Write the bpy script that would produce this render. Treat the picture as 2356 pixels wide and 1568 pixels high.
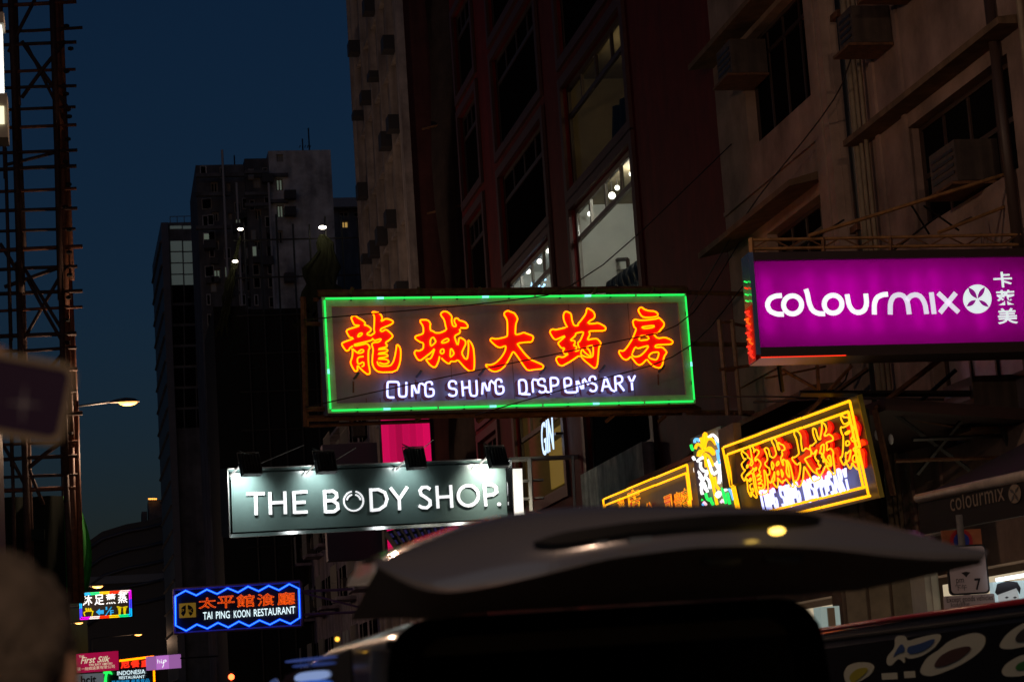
import bpy, math, random
import numpy as np
from mathutils import Vector, Matrix
from mathutils.geometry import tessellate_polygon
random.seed(7)
sc = bpy.context.scene
for o in list(bpy.data.objects): bpy.data.objects.remove(o)
col = sc.collection
R = math.radians

# ------------------------------------------------------------------ camera
F, CX, CY = 5000.0, 1178.0, 784.0            # focal length in units of a 2356 pixel wide picture
TH, RHO, PSI = math.atan(836/5000), .066, R(11.0)
EYE = np.array([0, 0, 1.6])
FW = np.array([math.sin(PSI)*math.cos(TH), math.cos(PSI)*math.cos(TH), math.sin(TH)])
_r = np.array([math.cos(PSI), -math.sin(PSI), 0]); _u = np.cross(_r, FW)
RT = _r*math.cos(RHO) - _u*math.sin(RHO); UP = _u*math.cos(RHO) + _r*math.sin(RHO)
cd = bpy.data.cameras.new('camera'); cam = bpy.data.objects.new('camera', cd); col.objects.link(cam)
m = Matrix.Identity(4)
for i in range(3): m[i][0], m[i][1], m[i][2], m[i][3] = RT[i], UP[i], -FW[i], EYE[i]
cam.matrix_world = m
cd.sensor_width = 36; cd.lens = 36*F/2356; cd.clip_start = .05; cd.clip_end = 3000
cd.dof.use_dof = True; cd.dof.focus_distance = 38; cd.dof.aperture_fstop = 5.2; cd.dof.aperture_blades = 0
sc.camera = cam
# ------------------------------------------------------------------ dusk sky
w = bpy.data.worlds.new('World'); sc.world = w; w.use_nodes = True
nt = w.node_tree; bg = nt.nodes['Background']
sky = nt.nodes.new('ShaderNodeTexSky'); sky.sky_type = 'NISHITA'; sky.sun_disc = False
sky.sun_elevation = R(1.0); sky.sun_rotation = R(200); sky.ozone_density = 4.1; sky.air_density = 1.0; sky.dust_density = .5
nt.links.new(sky.outputs[0], bg.inputs[0]); bg.inputs[1].default_value = 0.035
sun = bpy.data.objects.new('sun', bpy.data.lights.new('sun', 'SUN')); col.objects.link(sun)   # last afterglow, from the sky's own sun direction
sun.data.energy = .016; sun.data.angle = R(25); sun.data.color = (.85, .92, 1.0)
sun.rotation_euler = Vector((math.sin(R(20)), math.cos(R(20)), -.17)).to_track_quat('-Z', 'Y').to_euler()
sc.view_settings.view_transform = 'Standard'; sc.view_settings.look = 'None'
sc.view_settings.exposure = 0.0; sc.view_settings.gamma = 1.0; sc.view_settings.use_curve_mapping = False
sc.cycles.use_denoising = True; sc.cycles.max_bounces = 6; sc.cycles.transparent_max_bounces = 12
sc.cycles.sample_clamp_indirect = 4; sc.cycles.caustics_reflective = False; sc.cycles.caustics_refractive = False

def ray(px, py): return FW + RT*(px-CX)/F - UP*(py-CY)/F
def onY(px, py, Y): d = ray(px, py); return Vector(EYE + d*(Y/d[1]))
def onX(px, py, X): d = ray(px, py); return Vector(EYE + d*(X/d[0]))
def proj(p):
    v = np.array(p)-EYE; k = v@FW; return np.array([CX+F*(v@RT)/k, CY-F*(v@UP)/k])

# ------------------------------------------------------------------ materials
def lin(*c): return tuple(((x/255)/12.92 if x/255 <= .04045 else ((x/255+.055)/1.055)**2.4) for x in c)
MATS = {}
def mat(name, c, rough=.6, metal=0, var=0, vs=3, bump=0, bs=20, streak=0, spec=.5, coat=0):
    if name in MATS: return MATS[name]
    mt = bpy.data.materials.new(name); mt.use_nodes = True; n = mt.node_tree; b = n.nodes['Principled BSDF']
    b.inputs['Base Color'].default_value = (*c, 1); b.inputs['Roughness'].default_value = rough
    b.inputs['Metallic'].default_value = metal; b.inputs['Specular IOR Level'].default_value = spec
    b.inputs['Coat Weight'].default_value = coat
    if var or bump or streak:
        tc = n.nodes.new('ShaderNodeTexCoord')
    if var or streak:
        ns = n.nodes.new('ShaderNodeTexNoise'); ns.inputs['Scale'].default_value = vs; ns.inputs['Detail'].default_value = 8; ns.inputs['Roughness'].default_value = .65
        n.links.new(tc.outputs['Object'], ns.inputs['Vector'])
        cr = n.nodes.new('ShaderNodeValToRGB'); cr.color_ramp.elements[0].position = .3; cr.color_ramp.elements[1].position = .72
        lo = [x*(1-var) for x in c]; hi = [min(1, x*(1+var*.7)) for x in c]
        cr.color_ramp.elements[0].color = (*lo, 1); cr.color_ramp.elements[1].color = (*hi, 1)
        n.links.new(ns.outputs['Fac'], cr.inputs[0]); out = cr.outputs[0]
        if streak:
            mp = n.nodes.new('ShaderNodeMapping'); mp.inputs['Scale'].default_value = (1.6, 1.6, .12)
            n.links.new(tc.outputs['Object'], mp.inputs['Vector'])
            n2 = n.nodes.new('ShaderNodeTexNoise'); n2.inputs['Scale'].default_value = vs*1.3; n2.inputs['Detail'].default_value = 6
            n.links.new(mp.outputs[0], n2.inputs['Vector'])
            c2 = n.nodes.new('ShaderNodeValToRGB'); c2.color_ramp.elements[0].position = .38; c2.color_ramp.elements[1].position = .62
            c2.color_ramp.elements[0].color = (1-streak, 1-streak, 1-streak*.95, 1)
            n.links.new(n2.outputs['Fac'], c2.inputs[0])
            mx = n.nodes.new('ShaderNodeMix'); mx.data_type = 'RGBA'; mx.blend_type = 'MULTIPLY'; mx.inputs[0].default_value = 1
            n.links.new(out, mx.inputs[6]); n.links.new(c2.outputs[0], mx.inputs[7]); out = mx.outputs[2]
        n.links.new(out, b.inputs['Base Color'])
    if bump:
        n3 = n.nodes.new('ShaderNodeTexNoise'); n3.inputs['Scale'].default_value = bs; n3.inputs['Detail'].default_value = 5
        n.links.new(tc.outputs['Object'], n3.inputs['Vector'])
        bp = n.nodes.new('ShaderNodeBump'); bp.inputs['Strength'].default_value = bump; bp.inputs['Distance'].default_value = .03
        n.links.new(n3.outputs['Fac'], bp.inputs['Height']); n.links.new(bp.outputs[0], b.inputs['Normal'])
    MATS[name] = mt; return mt
def emat(name, c, s=1.0):
    if name in MATS: return MATS[name]
    mt = bpy.data.materials.new(name); mt.use_nodes = True; b = mt.node_tree.nodes['Principled BSDF']
    b.inputs['Base Color'].default_value = (*[x*.5 for x in c], 1); b.inputs['Roughness'].default_value = .4
    b.inputs['Emission Color'].default_value = (*c, 1); b.inputs['Emission Strength'].default_value = s
    MATS[name] = mt; return mt
def translucent(name, c):
    mt = bpy.data.materials.new(name); mt.use_nodes = True; n = mt.node_tree
    n.nodes.remove(n.nodes['Principled BSDF']); o = n.nodes['Material Output']
    t = n.nodes.new('ShaderNodeBsdfTranslucent'); t.inputs[0].default_value = (*c, 1)
    g = n.nodes.new('ShaderNodeBsdfDiffuse'); g.inputs[0].default_value = (*[x*.4 for x in c], 1)
    mx = n.nodes.new('ShaderNodeMixShader'); mx.inputs[0].default_value = .25
    n.links.new(t.outputs[0], mx.inputs[1]); n.links.new(g.outputs[0], mx.inputs[2]); n.links.new(mx.outputs[0], o.inputs[0])
    MATS[name] = mt; return mt
def glass(name, tint=(.86, .88, .86), refl=.035):
    mt = bpy.data.materials.new(name); mt.use_nodes = True; n = mt.node_tree
    n.nodes.remove(n.nodes['Principled BSDF']); o = n.nodes['Material Output']
    t = n.nodes.new('ShaderNodeBsdfTransparent'); t.inputs[0].default_value = (*tint, 1)
    g = n.nodes.new('ShaderNodeBsdfGlossy'); g.inputs['Roughness'].default_value = .06
    mx = n.nodes.new('ShaderNodeMixShader'); mx.inputs[0].default_value = refl
    n.links.new(t.outputs[0], mx.inputs[1]); n.links.new(g.outputs[0], mx.inputs[2]); n.links.new(mx.outputs[0], o.inputs[0])
    MATS[name] = mt; return mt

RUST = mat('rusty_steel', (.16, .075, .035), .75, .2, .6, 9, .3, 40)
STEEL = mat('dull_steel', (.2, .19, .18), .5, .6, .3, 8)
DARK = mat('black_paint', (.012, .012, .013), .45)
GREYP = mat('grey_paint', (.17, .17, .17), .55, 0, .25, 6)
CHROME = mat('polished_steel', (.75, .75, .76), .08, 1.0)
N_YEL = emat('neon_yellow', (1.0, .20, .0), 3.5)
N_YEL2 = emat('neon_lemon', (1.0, .42, .004), 1.75)
N_ORG = emat('neon_orange', (1.0, .11, .005), 1.3)
N_RED = emat('neon_red', (1.0, .03, .01), 1.2)
N_GRN = emat('neon_green', (.02, 1.0, .12), 1.1)
N_CYN = emat('neon_electrode_glow', (.25, 1.0, .9), 1.3)
N_WHT = emat('neon_cool_white', (.46, .48, 1.0), 2.3)
N_BLU = emat('neon_blue', (.0, .055, 1.0), 1.5)
N_SKY = emat('neon_sky_blue', (.15, .5, 1.0), 1.4)
N_PNK = emat('neon_pink', (1.0, .55, .7), 1.4)
N_PW = emat('neon_pure_white', (1, 1, 1), 1.5)
PRINTW = emat('backlit_white', (.93, .95, 1.0), 1.0)
PANE = glass('window_glass')
PANED = mat('dark_window_glass', (.008, .008, .009), .95, spec=.0)

# ------------------------------------------------------------------ geometry helpers
class MB:
    def __init__(s): s.v = []; s.f = []
    def add(s, vs, fs):
        k = len(s.v); s.v += [tuple(p) for p in vs]; s.f += [tuple(i+k for i in f) for f in fs]; return s
    def box(s, x0, x1, y0, y1, z0, z1):
        return s.add([(x, y, z) for z in (z0, z1) for y in (y0, y1) for x in (x0, x1)],
                     [(0, 2, 3, 1), (4, 5, 7, 6), (0, 1, 5, 4), (2, 6, 7, 3), (0, 4, 6, 2), (1, 3, 7, 5)])
    def quad(s, *p): return s.add(p, [tuple(range(len(p)))])
    def tube(s, pts, r, n=6, closed=False, r2=None):
        P = [Vector(p) for p in pts]; N = len(P)
        if N < 2: return s
        k0 = len(s.v); up = None
        for i in range(N):
            if closed: t = P[(i+1) % N]-P[i-1]
            else: t = P[min(i+1, N-1)]-P[max(i-1, 0)]
            if t.length < 1e-9: t = Vector((1, 0, 0))
            t.normalize()
            if up is None: up = Vector((0, 0, 1)) if abs(t.z) < .9 else Vector((0, 1, 0))
            a = up - t*up.dot(t)
            if a.length < 1e-4: a = t.orthogonal()
            a.normalize(); b = t.cross(a); up = a
            rr = r if r2 is None else r+(r2-r)*i/(N-1)
            for j in range(n):
                q = 2*math.pi*j/n; s.v.append(tuple(P[i]+a*(rr*math.cos(q))+b*(rr*math.sin(q))))
        for i in range(N if closed else N-1):
            i2 = (i+1) % N
            for j in range(n):
                j2 = (j+1) % n
                s.f.append((k0+i*n+j, k0+i*n+j2, k0+i2*n+j2, k0+i2*n+j))
        if not closed:
            s.f.append(tuple(k0+j for j in range(n-1, -1, -1))); s.f.append(tuple(k0+(N-1)*n+j for j in range(n)))
        return s
    def bar(s, a, b, w):                       # square bar between two points
        return s.tube([a, b], w*.7071, 4)
    def prism(s, poly, mp, c0, c1, holes=()):  # flat shape with thickness; mp(a,b,c)->xyz
        loops = [list(poly)]+[list(h) for h in holes]
        flat = [p for l in loops for p in l]
        tri = tessellate_polygon([[Vector((p[0], p[1], 0)) for p in l] for l in loops])
        k = len(s.v); n = len(flat)
        s.v += [tuple(mp(a, b, c0)) for a, b in flat]+[tuple(mp(a, b, c1)) for a, b in flat]
        for t in tri: s.f.append(tuple(k+i for i in t)); s.f.append(tuple(k+n+i for i in reversed(t)))
        o = 0
        for l in loops:
            L = len(l)
            for i in range(L):
                j = (i+1) % L; s.f.append((k+o+i, k+o+j, k+n+o+j, k+n+o+i))
            o += L
        return s
    def ribbon(s, pts, wd, mp, c0, c1, closed=False):
        P = [Vector((p[0], p[1])) for p in pts]; N = len(P); L = []; Rr = []
        for i in range(N):
            d1 = P[i]-P[i-1] if (i > 0 or closed) else P[1]-P[0]
            d2 = P[(i+1) % N]-P[i] if (i < N-1 or closed) else d1
            d1 = d1.normalized(); d2 = d2.normalized(); n1 = Vector((-d1.y, d1.x)); n2 = Vector((-d2.y, d2.x))
            b = n1+n2; b = b.normalized() if b.length > 1e-4 else n1
            k = min(1.6, 1/max(.3, b.dot(n1)))
            L.append(P[i]+b*(wd/2*k)); Rr.append(P[i]-b*(wd/2*k))
        k = len(s.v)
        for i in range(N):
            s.v += [tuple(mp(*L[i], c0)), tuple(mp(*Rr[i], c0)), tuple(mp(*L[i], c1)), tuple(mp(*Rr[i], c1))]
        for i in range(N if closed else N-1):
            a = k+4*i; b = k+4*((i+1) % N)
            s.f += [(a, b, b+1, a+1), (a+2, a+3, b+3, b+2), (a, a+2, b+2, b), (a+1, b+1, b+3, a+3)]
        if not closed:
            a = k; b = k+4*(N-1); s.f += [(a, a+1, a+3, a+2), (b, b+2, b+3, b+1)]
        return s
    def sphere(s, c, r, n=12, sq=(1, 1, 1)):
        k = len(s.v); h = n//2
        for i in range(h+1):
            t = math.pi*i/h
            for j in range(n):
                q = 2*math.pi*j/n
                s.v.append((c[0]+r*sq[0]*math.sin(t)*math.cos(q), c[1]+r*sq[1]*math.sin(t)*math.sin(q), c[2]+r*sq[2]*math.cos(t)))
        for i in range(h):
            for j in range(n):
                j2 = (j+1) % n; s.f.append((k+i*n+j, k+(i+1)*n+j, k+(i+1)*n+j2, k+i*n+j2))
        return s
    def mesh(s, name, smooth=False):
        me = bpy.data.meshes.new(name); me.from_pydata(s.v, [], s.f); me.update()
        if smooth: me.polygons.foreach_set('use_smooth', [True]*len(me.polygons))
        return me
    def build(s, name, mt, parent=None, smooth=False):
        me = s.mesh(name, smooth); me.materials.append(mt)
        return link(name, me, parent)
def link(name, data, parent=None):
    o = bpy.data.objects.new(name, data); col.objects.link(o)
    if parent is not None: o.parent = parent
    return o
def tag(o, label, cat, group=None, kind=None):
    o['label'] = label; o['category'] = cat
    if group: o['group'] = group
    if kind: o['kind'] = kind
    return o
def thing(name, label, cat, loc=(0, 0, 0), group=None):
    o = bpy.data.objects.new(name, None); col.objects.link(o); o.location = loc; o.empty_display_size = .2
    return tag(o, label, cat, group)
class At:                                     # world-space builder: geometry given in world metres, stored relative to the thing's base
    def __init__(s, root): s.r = root; s.o = Vector(root.matrix_basis.translation)
    def put(s, mb, name, mt, parent=None, smooth=False):
        off = s.o; mb.v = [(a-off.x, b-off.y, c-off.z) for a, b, c in mb.v]
        return mb.build(name, mt, parent or s.r, smooth)
def smooth_poly(pts, closed, it=1):
    P = [Vector(p) for p in pts]
    for _ in range(it):
        Q = []; N = len(P)
        for i in range(N if closed else N-1):
            a, b = P[i], P[(i+1) % N]
            Q += [a*.78+b*.22, a*.22+b*.78]
        if not closed: Q = [P[0]]+Q[1:-1]+[P[-1]]
        P = Q
    return P
def light(name, kind, energy, color, loc, parent=None, **k):
    l = bpy.data.lights.new(name, kind); l.energy = energy; l.color = color
    for a, b in k.items():
        if a != 'target': setattr(l, a, b)
    o = link(name, l, parent); o.location = loc
    if 'target' in k: o.rotation_euler = (Vector(k['target'])-Vector(loc)).to_track_quat('-Z', 'Y').to_euler()
    return o

# text as a mesh (Blender's own built-in lettering), returned as verts/faces in a unit box
def glyphs(s, outline=None, offset=0.0, shear=0.0, res=3, spacing=1.0, extrude=0.0):
    c = bpy.data.curves.new('lettering', 'FONT'); c.body = s; c.resolution_u = res; c.shear = shear; c.space_character = spacing
    if outline: c.fill_mode = 'NONE'; c.bevel_depth = outline; c.bevel_resolution = 0
    else: c.offset = offset; c.extrude = extrude
    o = bpy.data.objects.new('lettering', c); col.objects.link(o)
    bpy.context.view_layer.update()
    dg = bpy.context.evaluated_depsgraph_get(); me = bpy.data.meshes.new_from_object(o.evaluated_get(dg))
    V = [tuple(v.co) for v in me.vertices]; Fs = [tuple(p.vertices) for p in me.polygons]
    bpy.data.objects.remove(o); bpy.data.curves.remove(c); bpy.data.meshes.remove(me)
    return V, Fs

class Sign:
    """a flat sign: pose of a true rectangle fitted to four seen corners at a given distance; local x right, z up, -y out"""
    def __init__(s, corners, Y, yaw0=0.0, reg=(0, 40, 40)):
        C = [np.array(c, float) for c in corners]; cen = sum(C)/4; p0 = np.array(onY(cen[0], cen[1], Y))
        w0 = np.linalg.norm(C[1]-C[0])*Y/F/max(.3, abs(math.cos(yaw0))); h0 = np.linalg.norm(C[3]-C[0])*Y/F
        q = np.array([p0[0], p0[2], yaw0, 0, 0, w0, h0]); s.Y = Y
        def res(q):
            M = s.mat(q); out = []
            for (a, b), c in zip(((-.5, .5), (.5, .5), (.5, -.5), (-.5, -.5)), C):
                p = M @ Vector((a*q[5], 0, b*q[6])); out += list(proj(p)-c)
            return np.array(out+[reg[1]*q[3], reg[2]*q[4], reg[0]*(q[2]-yaw0)])
        for _ in range(80):
            r = res(q); J = np.zeros((len(r), 7))
            for i in range(7):
                d = q.copy(); d[i] += 1e-5; J[:, i] = (res(d)-r)/1e-5
            q = q-np.clip(np.linalg.lstsq(J, r, rcond=None)[0], -.2, .2)
        s.q = q; s.M = s.mat(q); s.w, s.h = q[5], q[6]; s.err = np.abs(res(q)[:8]).max()
        s.n = s.M.to_3x3() @ Vector((0, -1, 0)); s.c = s.M.translation
    def mat(s, q):
        return Matrix.Translation((q[0], s.Y, q[1])) @ Matrix.Rotation(q[2], 4, 'Z') @ Matrix.Rotation(q[3], 4, 'X') @ Matrix.Rotation(q[4], 4, 'Y')
    def root(s, name, label, cat, group=None):
        s.r = bpy.data.objects.new(name, None); col.objects.link(s.r); s.r.matrix_world = s.M; tag(s.r, label, cat, group)
        s.r.empty_display_size = .2
        return s.r
    def loc(s, px, py, off=0.0):              # picture point -> (x,z) on the sign, on a plane 'off' metres in front of its face
        d = Vector(ray(px, py)); o = Vector(EYE); c = s.c+s.n*off
        p = o+d*((c-o).dot(s.n)/d.dot(s.n)); l = s.M.inverted() @ p; return (l.x, l.z)
    def tube(s, pts, r, mt, off, closed=False, name='neon_tube', it=1, parent=None, n=6, px=True):
        P = [s.loc(*p, off) for p in pts] if px else pts
        P = smooth_poly([(a, -off, b) for a, b in P], closed, it) if it else [Vector((a, -off, b)) for a, b in P]
        return MB().tube(P, r, n, closed).build(name, mt, parent or s.r, True)
    def mp(s): return lambda a, b, c: (a, c, b)
    def rib(s, strokes, wd, mt, off, thick, name='letter', px=True, parent=None):
        m = MB()
        for st in strokes:
            cl = False
            if st and st[-1] == 'c': cl = True; st = st[:-1]
            P = [s.loc(*p, off) for p in st] if px else st
            m.ribbon(P, wd, s.mp(), -off, -off+thick, cl)
        return m.build(name, mt, parent or s.r)
    def text(s, t, box, mt, off, name='lettering', parent=None, keep=False, **k):
        """box = (bottom-left, bottom-right, top-left) picture points"""
        V, Fs = glyphs(t, **k); a, b, c = [s.loc(*p, off) for p in box]
        x0 = min(v[0] for v in V); x1 = max(v[0] for v in V); y0 = min(v[1] for v in V); y1 = max(v[1] for v in V)
        W = b[0]-a[0]; H = c[1]-a[1]; tilt = (b[1]-a[1])/W if W else 0; zs = max(W/(x1-x0), H/(y1-y0))
        m = MB(); m.v = [(a[0]+(v[0]-x0)/(x1-x0)*W, -off-v[2]*zs*.6, a[1]+(v[1]-y0)/(y1-y0)*H+tilt*(v[0]-x0)/(x1-x0)*W) for v in V]; m.f = Fs
        return m.build(name, mt, parent or s.r)
    def box(s, x0, x1, y0, y1, z0, z1, mt, name, parent=None): return MB().box(x0, x1, y0, y1, z0, z1).build(name, mt, parent or s.r)

def crop(x0, y0, sw, cw):                     # tracing frame -> picture units
    k = sw/cw; g = .57519531
    return lambda x, y: ((x0+x*k)*g, (y0+y*k)*g)
def tr(cf, pts): return [cf(*p) for p in pts]
def arc(cx, cy, rx, ry, a0, a1, n=14): return [(cx+rx*math.cos(R(a0+(a1-a0)*i/n)), cy+ry*math.sin(R(a0+(a1-a0)*i/n))) for i in range(n+1)]
def ring(cx, cy, rx, ry, n=24): return [(cx+rx*math.cos(2*math.pi*i/n), cy+ry*math.sin(2*math.pi*i/n)) for i in range(n)]

# walls with real openings: (a along, b up, c into the wall)
def mapX(x, s=1): return lambda a, b, c: (x+s*c, a, b)
def mapY(y): return lambda a, b, c: (a, y+c, b)
def holed(mb, mp, a0, a1, b0, b1, holes, depth):
    A = sorted({a0, a1, *[h[0] for h in holes], *[h[1] for h in holes]}); B = sorted({b0, b1, *[h[2] for h in holes], *[h[3] for h in holes]})
    A = [x for x in A if a0 <= x <= a1]; B = [x for x in B if b0 <= x <= b1]
    for i in range(len(A)-1):
        for j in range(len(B)-1):
            ca, cb = (A[i]+A[i+1])/2, (B[j]+B[j+1])/2
            if any(h[0] < ca < h[1] and h[2] < cb < h[3] for h in holes): continue
            mb.quad(mp(A[i], B[j], 0), mp(A[i+1], B[j], 0), mp(A[i+1], B[j+1], 0), mp(A[i], B[j+1], 0))
    for h in holes:
        c = [(h[0], h[2]), (h[1], h[2]), (h[1], h[3]), (h[0], h[3])]
        for i in range(4):
            p, q = c[i], c[(i+1) % 4]; mb.quad(mp(*p, 0), mp(*q, 0), mp(*q, depth), mp(*p, depth))
    return mb
def mbox(mb, mp, a0, a1, b0, b1, c0, c1):
    v = [mp(a, b, c) for c in (c0, c1) for b in (b0, b1) for a in (a0, a1)]
    return mb.add(v, [(0, 2, 3, 1), (4, 5, 7, 6), (0, 1, 5, 4), (2, 6, 7, 3), (0, 4, 6, 2), (1, 3, 7, 5)])
def window(at, mp, h, depth, cols, rows, fm, pm, parent=None, fw=.07, pane_name='pane'):
    """frame with its bars and one pane for each light"""
    a0, a1, b0, b1 = h; m = MB()
    for x in (a0, a1-fw): mbox(m, mp, x, x+fw, b0, b1, depth-.09, depth-.01)
    for z in (b0, b1-fw): mbox(m, mp, a0+fw, a1-fw, z, z+fw, depth-.088, depth-.012)
    xs = cols if isinstance(cols, list) else [a0+(a1-a0)*i/cols for i in range(1, cols)]
    zs = rows if isinstance(rows, list) else [b0+(b1-b0)*i/rows for i in range(1, rows)]
    for z in zs: mbox(m, mp, a0+fw, a1-fw, z-fw/2, z+fw/2, depth-.086, depth-.014)
    XS = [a0+fw]+[x for x in xs]+[a1-fw]; ZS = [b0+fw]+zs+[b1-fw]
    for x in xs:
        for j in range(len(ZS)-1): mbox(m, mp, x-fw/2.4, x+fw/2.4, ZS[j]+.001, ZS[j+1]-.001, depth-.084, depth-.016)
    f = at.put(m, 'window_frame', fm, parent)
    for i in range(len(XS)-1):
        for j in range(len(ZS)-1):
            p = MB(); mbox(p, mp, XS[i]+.004, XS[i+1]-.004, ZS[j]+.004, ZS[j+1]-.004, depth-.055, depth-.045)
            at.put(p, pane_name, pm, f)
    return f
def aircon(at, mp, a0, a1, b0, b1, c0, c1, parent=None, m1=None):
    """box air conditioner on a wall with grille slats and a drip tray"""
    m = MB(); mbox(m, mp, a0, a1, b0, b1, c0, c1); u = at.put(m, 'air_conditioner', m1 or ACM, parent)
    for k in range(4):
        z = b0+(b1-b0)*(.2+.18*k); g = MB(); mbox(g, mp, a0+.08, a1-.08, z, z+(b1-b0)*.08, c0-.012, c0+.02); at.put(g, 'grille_slat', DARK, u)
    g = MB(); mbox(g, mp, a0-.05, a1+.05, b0-.06, b0-.02, c0-.1, c1); at.put(g, 'bracket', RUST, u)
    return u
ACM = mat('yellowed_metal', (.075, .055, .045), .6, 0, .35, 5, 0, 20, .4)

# ================================================================== THE SETTING
def struct(o): o['kind'] = 'structure'; return o
ASPH = mat('asphalt', (.045, .045, .047), .75, 0, .3, 2, .3, 60)
PAVE = mat('pavement_slab', (.19, .18, .17), .8, 0, .3, 2, .2, 40)
struct(MB().quad((-300, -60, 0), (300, -60, 0), (300, 900, 0), (-300, 900, 0)).build('ground', mat('ground_concrete', (.12, .12, .12), .85, 0, .3, 1)))
struct(MB().quad((-.6, -60, .004), (8.6, -60, .004), (8.6, 600, .004), (-.6, 600, .004)).build('road', ASPH))
struct(MB().box(8.6, 11.48, -60, 300, .002, .14).build('pavement', PAVE))
struct(MB().box(-3.4, -.6, -60, 300, .002, .14).build('pavement', PAVE))

# ------------------------------------------------------------------ street lamps
LAMPHEAD = mat('lamp_casing', (.18, .16, .13), .5, .5)
def street_lamp(hx, hy, hz, label, px=-1.15, power=500, lens=9.0, r=.06):
    t = thing('street_lamp', label, 'street lamp', (px, hy, .14), 'street lamps'); at = At(t)
    at.put(MB().tube([(px, hy, .14), (px, hy, hz*.5), (px, hy, hz-.25)], .1, 8, False, .065), 'pole', mat('dark_grey_pole', (.06, .06, .06), .6), None, True)
    at.put(MB().tube([(px, hy, hz-.26), (px+.2, hy, hz-.1), (hx-.5, hy, hz+.03)], r*.6, 6), 'arm', DARK, None, True)
    h = MB()
    for i, (dx, w, up) in enumerate(((-.52, .06, .06), (-.3, .13, .12), (0, .17, .16), (.28, .14, .12), (.42, .04, .03))):
        for j in range(8):
            q = math.pi*j/7; h.v.append((hx+dx, hy+w*math.cos(q), hz+up*math.sin(q)))
        if i:
            for j in range(7): h.f.append(((i-1)*8+j, i*8+j, i*8+j+1, (i-1)*8+j+1))
    at.put(h, 'lamp_head', LAMPHEAD, None, True)
    at.put(MB().sphere((hx+.06, hy, hz-.01), .3, 14, (1, .5, .36)), 'lens', emat('sodium_lens', (1.0, .42, .09), lens*.42), None, True)
    light('lamp_light', 'POINT', power, (1.0, .63, .40), Vector((hx+.1, hy, hz-.75))-at.o, t, shadow_soft_size=.15)
_p = onY(290, 925, 70.6)
street_lamp(_p.x, 70.6, _p.z, 'lit street lamp with its arm reaching out from the bamboo scaffold', power=650)
street_lamp(-.4, 127, 9.85, 'small far street lamp just above the coloured LED sign', -2.2, 320)
street_lamp(-2.0, 170, 9.95, 'small far street lamp at the lower left corner of the LED sign', -3.2, 90)
street_lamp(2.7, 190, 9.65, 'small far street lamp alone between the LED sign and the blue zigzag sign', -1.2, 90)
street_lamp(-1.9, 98, 9.9, 'added street lamp hidden behind the green netting', -2.6, 420)  # added out of sight to light the dark tenements
street_lamp(.6, 20, 10.5, 'unseen street lamp on the left pavement nearest to the cars', power=520)  # added out of view to light the right hand walls
street_lamp(.6, -9, 10.5, 'unseen street lamp on the left pavement behind the open van', power=2000)  # added behind the camera to light the tailgate

# ------------------------------------------------------------------ right side of the street
FX = 11.5
TONG = mat('stained_render', (.36, .25, .215), .85, 0, .6, .55, .3, 12, .22)
TONG2 = mat('stained_pink_render', (.40, .29, .24), .85, 0, .55, .6, .3, 12, .2)
REDW = mat('dark_red_tile_wall', (.17, .009, .008), .7, 0, .3, 1.5, .1, 8, .25, .2)
SLAB = mat('concrete_canopy', (.19, .12, .07), .85, 0, .45, 2, .3, 15, .3)
FRAMEB = mat('brown_window_frame', (.04, .022, .016), .55)
FRAMEW = mat('pale_window_frame', (.3, .28, .25), .55)
def shell(at, x0, x1, y0, y1, h, mt, z0=0, back=True):
    m = MB()
    m.quad((x0, y0, h), (x1, y0, h), (x1, y1, h), (x0, y1, h)); m.quad((x1, y0, z0), (x1, y1, z0), (x1, y1, h), (x1, y0, h))
    m.quad((x0, y1, z0), (x0, y1, h), (x1, y1, h), (x1, y1, z0))
    if back: m.quad((x0, y0, z0), (x1, y0, z0), (x1, y0, h), (x0, y0, h))
    at.put(m, 'outer_walls', mt)
def canopy(at, a0, a1, z, out, th=.13, mt=SLAB, x=FX, drop=0.0, name='canopy'):
    m = MB(); v = []
    for y in (a0, a1):
        v += [(x-.003, y, z), (x-out, y, z-drop), (x-out, y, z-drop+th*.7), (x-.003, y, z+th)]
    m.add(v, [(0, 1, 2, 3), (4, 7, 6, 5), (0, 4, 5, 1), (1, 5, 6, 2), (2, 6, 7, 3)]); return at.put(m, name, mt)

# nearer old tenement
t = thing('tenement_building', 'old stained tenement with air conditioners above the magenta sign', 'building', (FX, 24, 0)); at = At(t)
mp = mapX(FX)
hA = [(25.0, 28.55, 7.85, 9.35), (24.4, 27.0, 10.9, 12.3), (25.0, 28.45, 4.7, 6.05), (20.6, 23.6, 7.85, 9.3), (20.6, 23.6, 10.9, 12.3), (20.5, 29.8, .5, 3.0), (24.6, 28.0, 14.0, 15.4)]
at.put(holed(MB(), mp, 16, 30.7, 0, 22, hA, .3), 'wall', TONG)
shell(at, FX, 20, 16, 30.7, 22, TONG)
for h in hA:
    if h == hA[5]: continue
    window(at, mp, h, .26, 4, 2, FRAMEB, PANED if h != hA[2] else mat('frosted_pane', (.30, .25, .27), .35, 0, .3, 4))
    m = MB(); mbox(m, mp, h[0]-.05, h[1]+.05, h[2]-.05, h[3]+.05, .32, .36); at.put(m, 'room_backing', DARK)
m = MB(); mbox(m, mp, 20.6, 29.7, .6, 2.9, .32, .36); sw = at.put(m, 'shop_window', emat('shop_interior_glow', (1.0, .82, .55), .5))
canopy(at, 24.4, 30.3, 9.55, .34); canopy(at, 24.0, 30.3, 12.8, .3)
aircon(at, mp, 28.75, 29.35, 10.7, 11.25, -.6, -.02); aircon(at, mp, 27.35, 28.05, 11.1, 11.75, -.65, -.02)
aircon(at, mp, 26.0, 26.9, 7.95, 8.5, -.4, .2); aircon(at, mp, 26.2, 27.2, 4.75, 5.4, -.4, .2)
m = MB()
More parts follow.
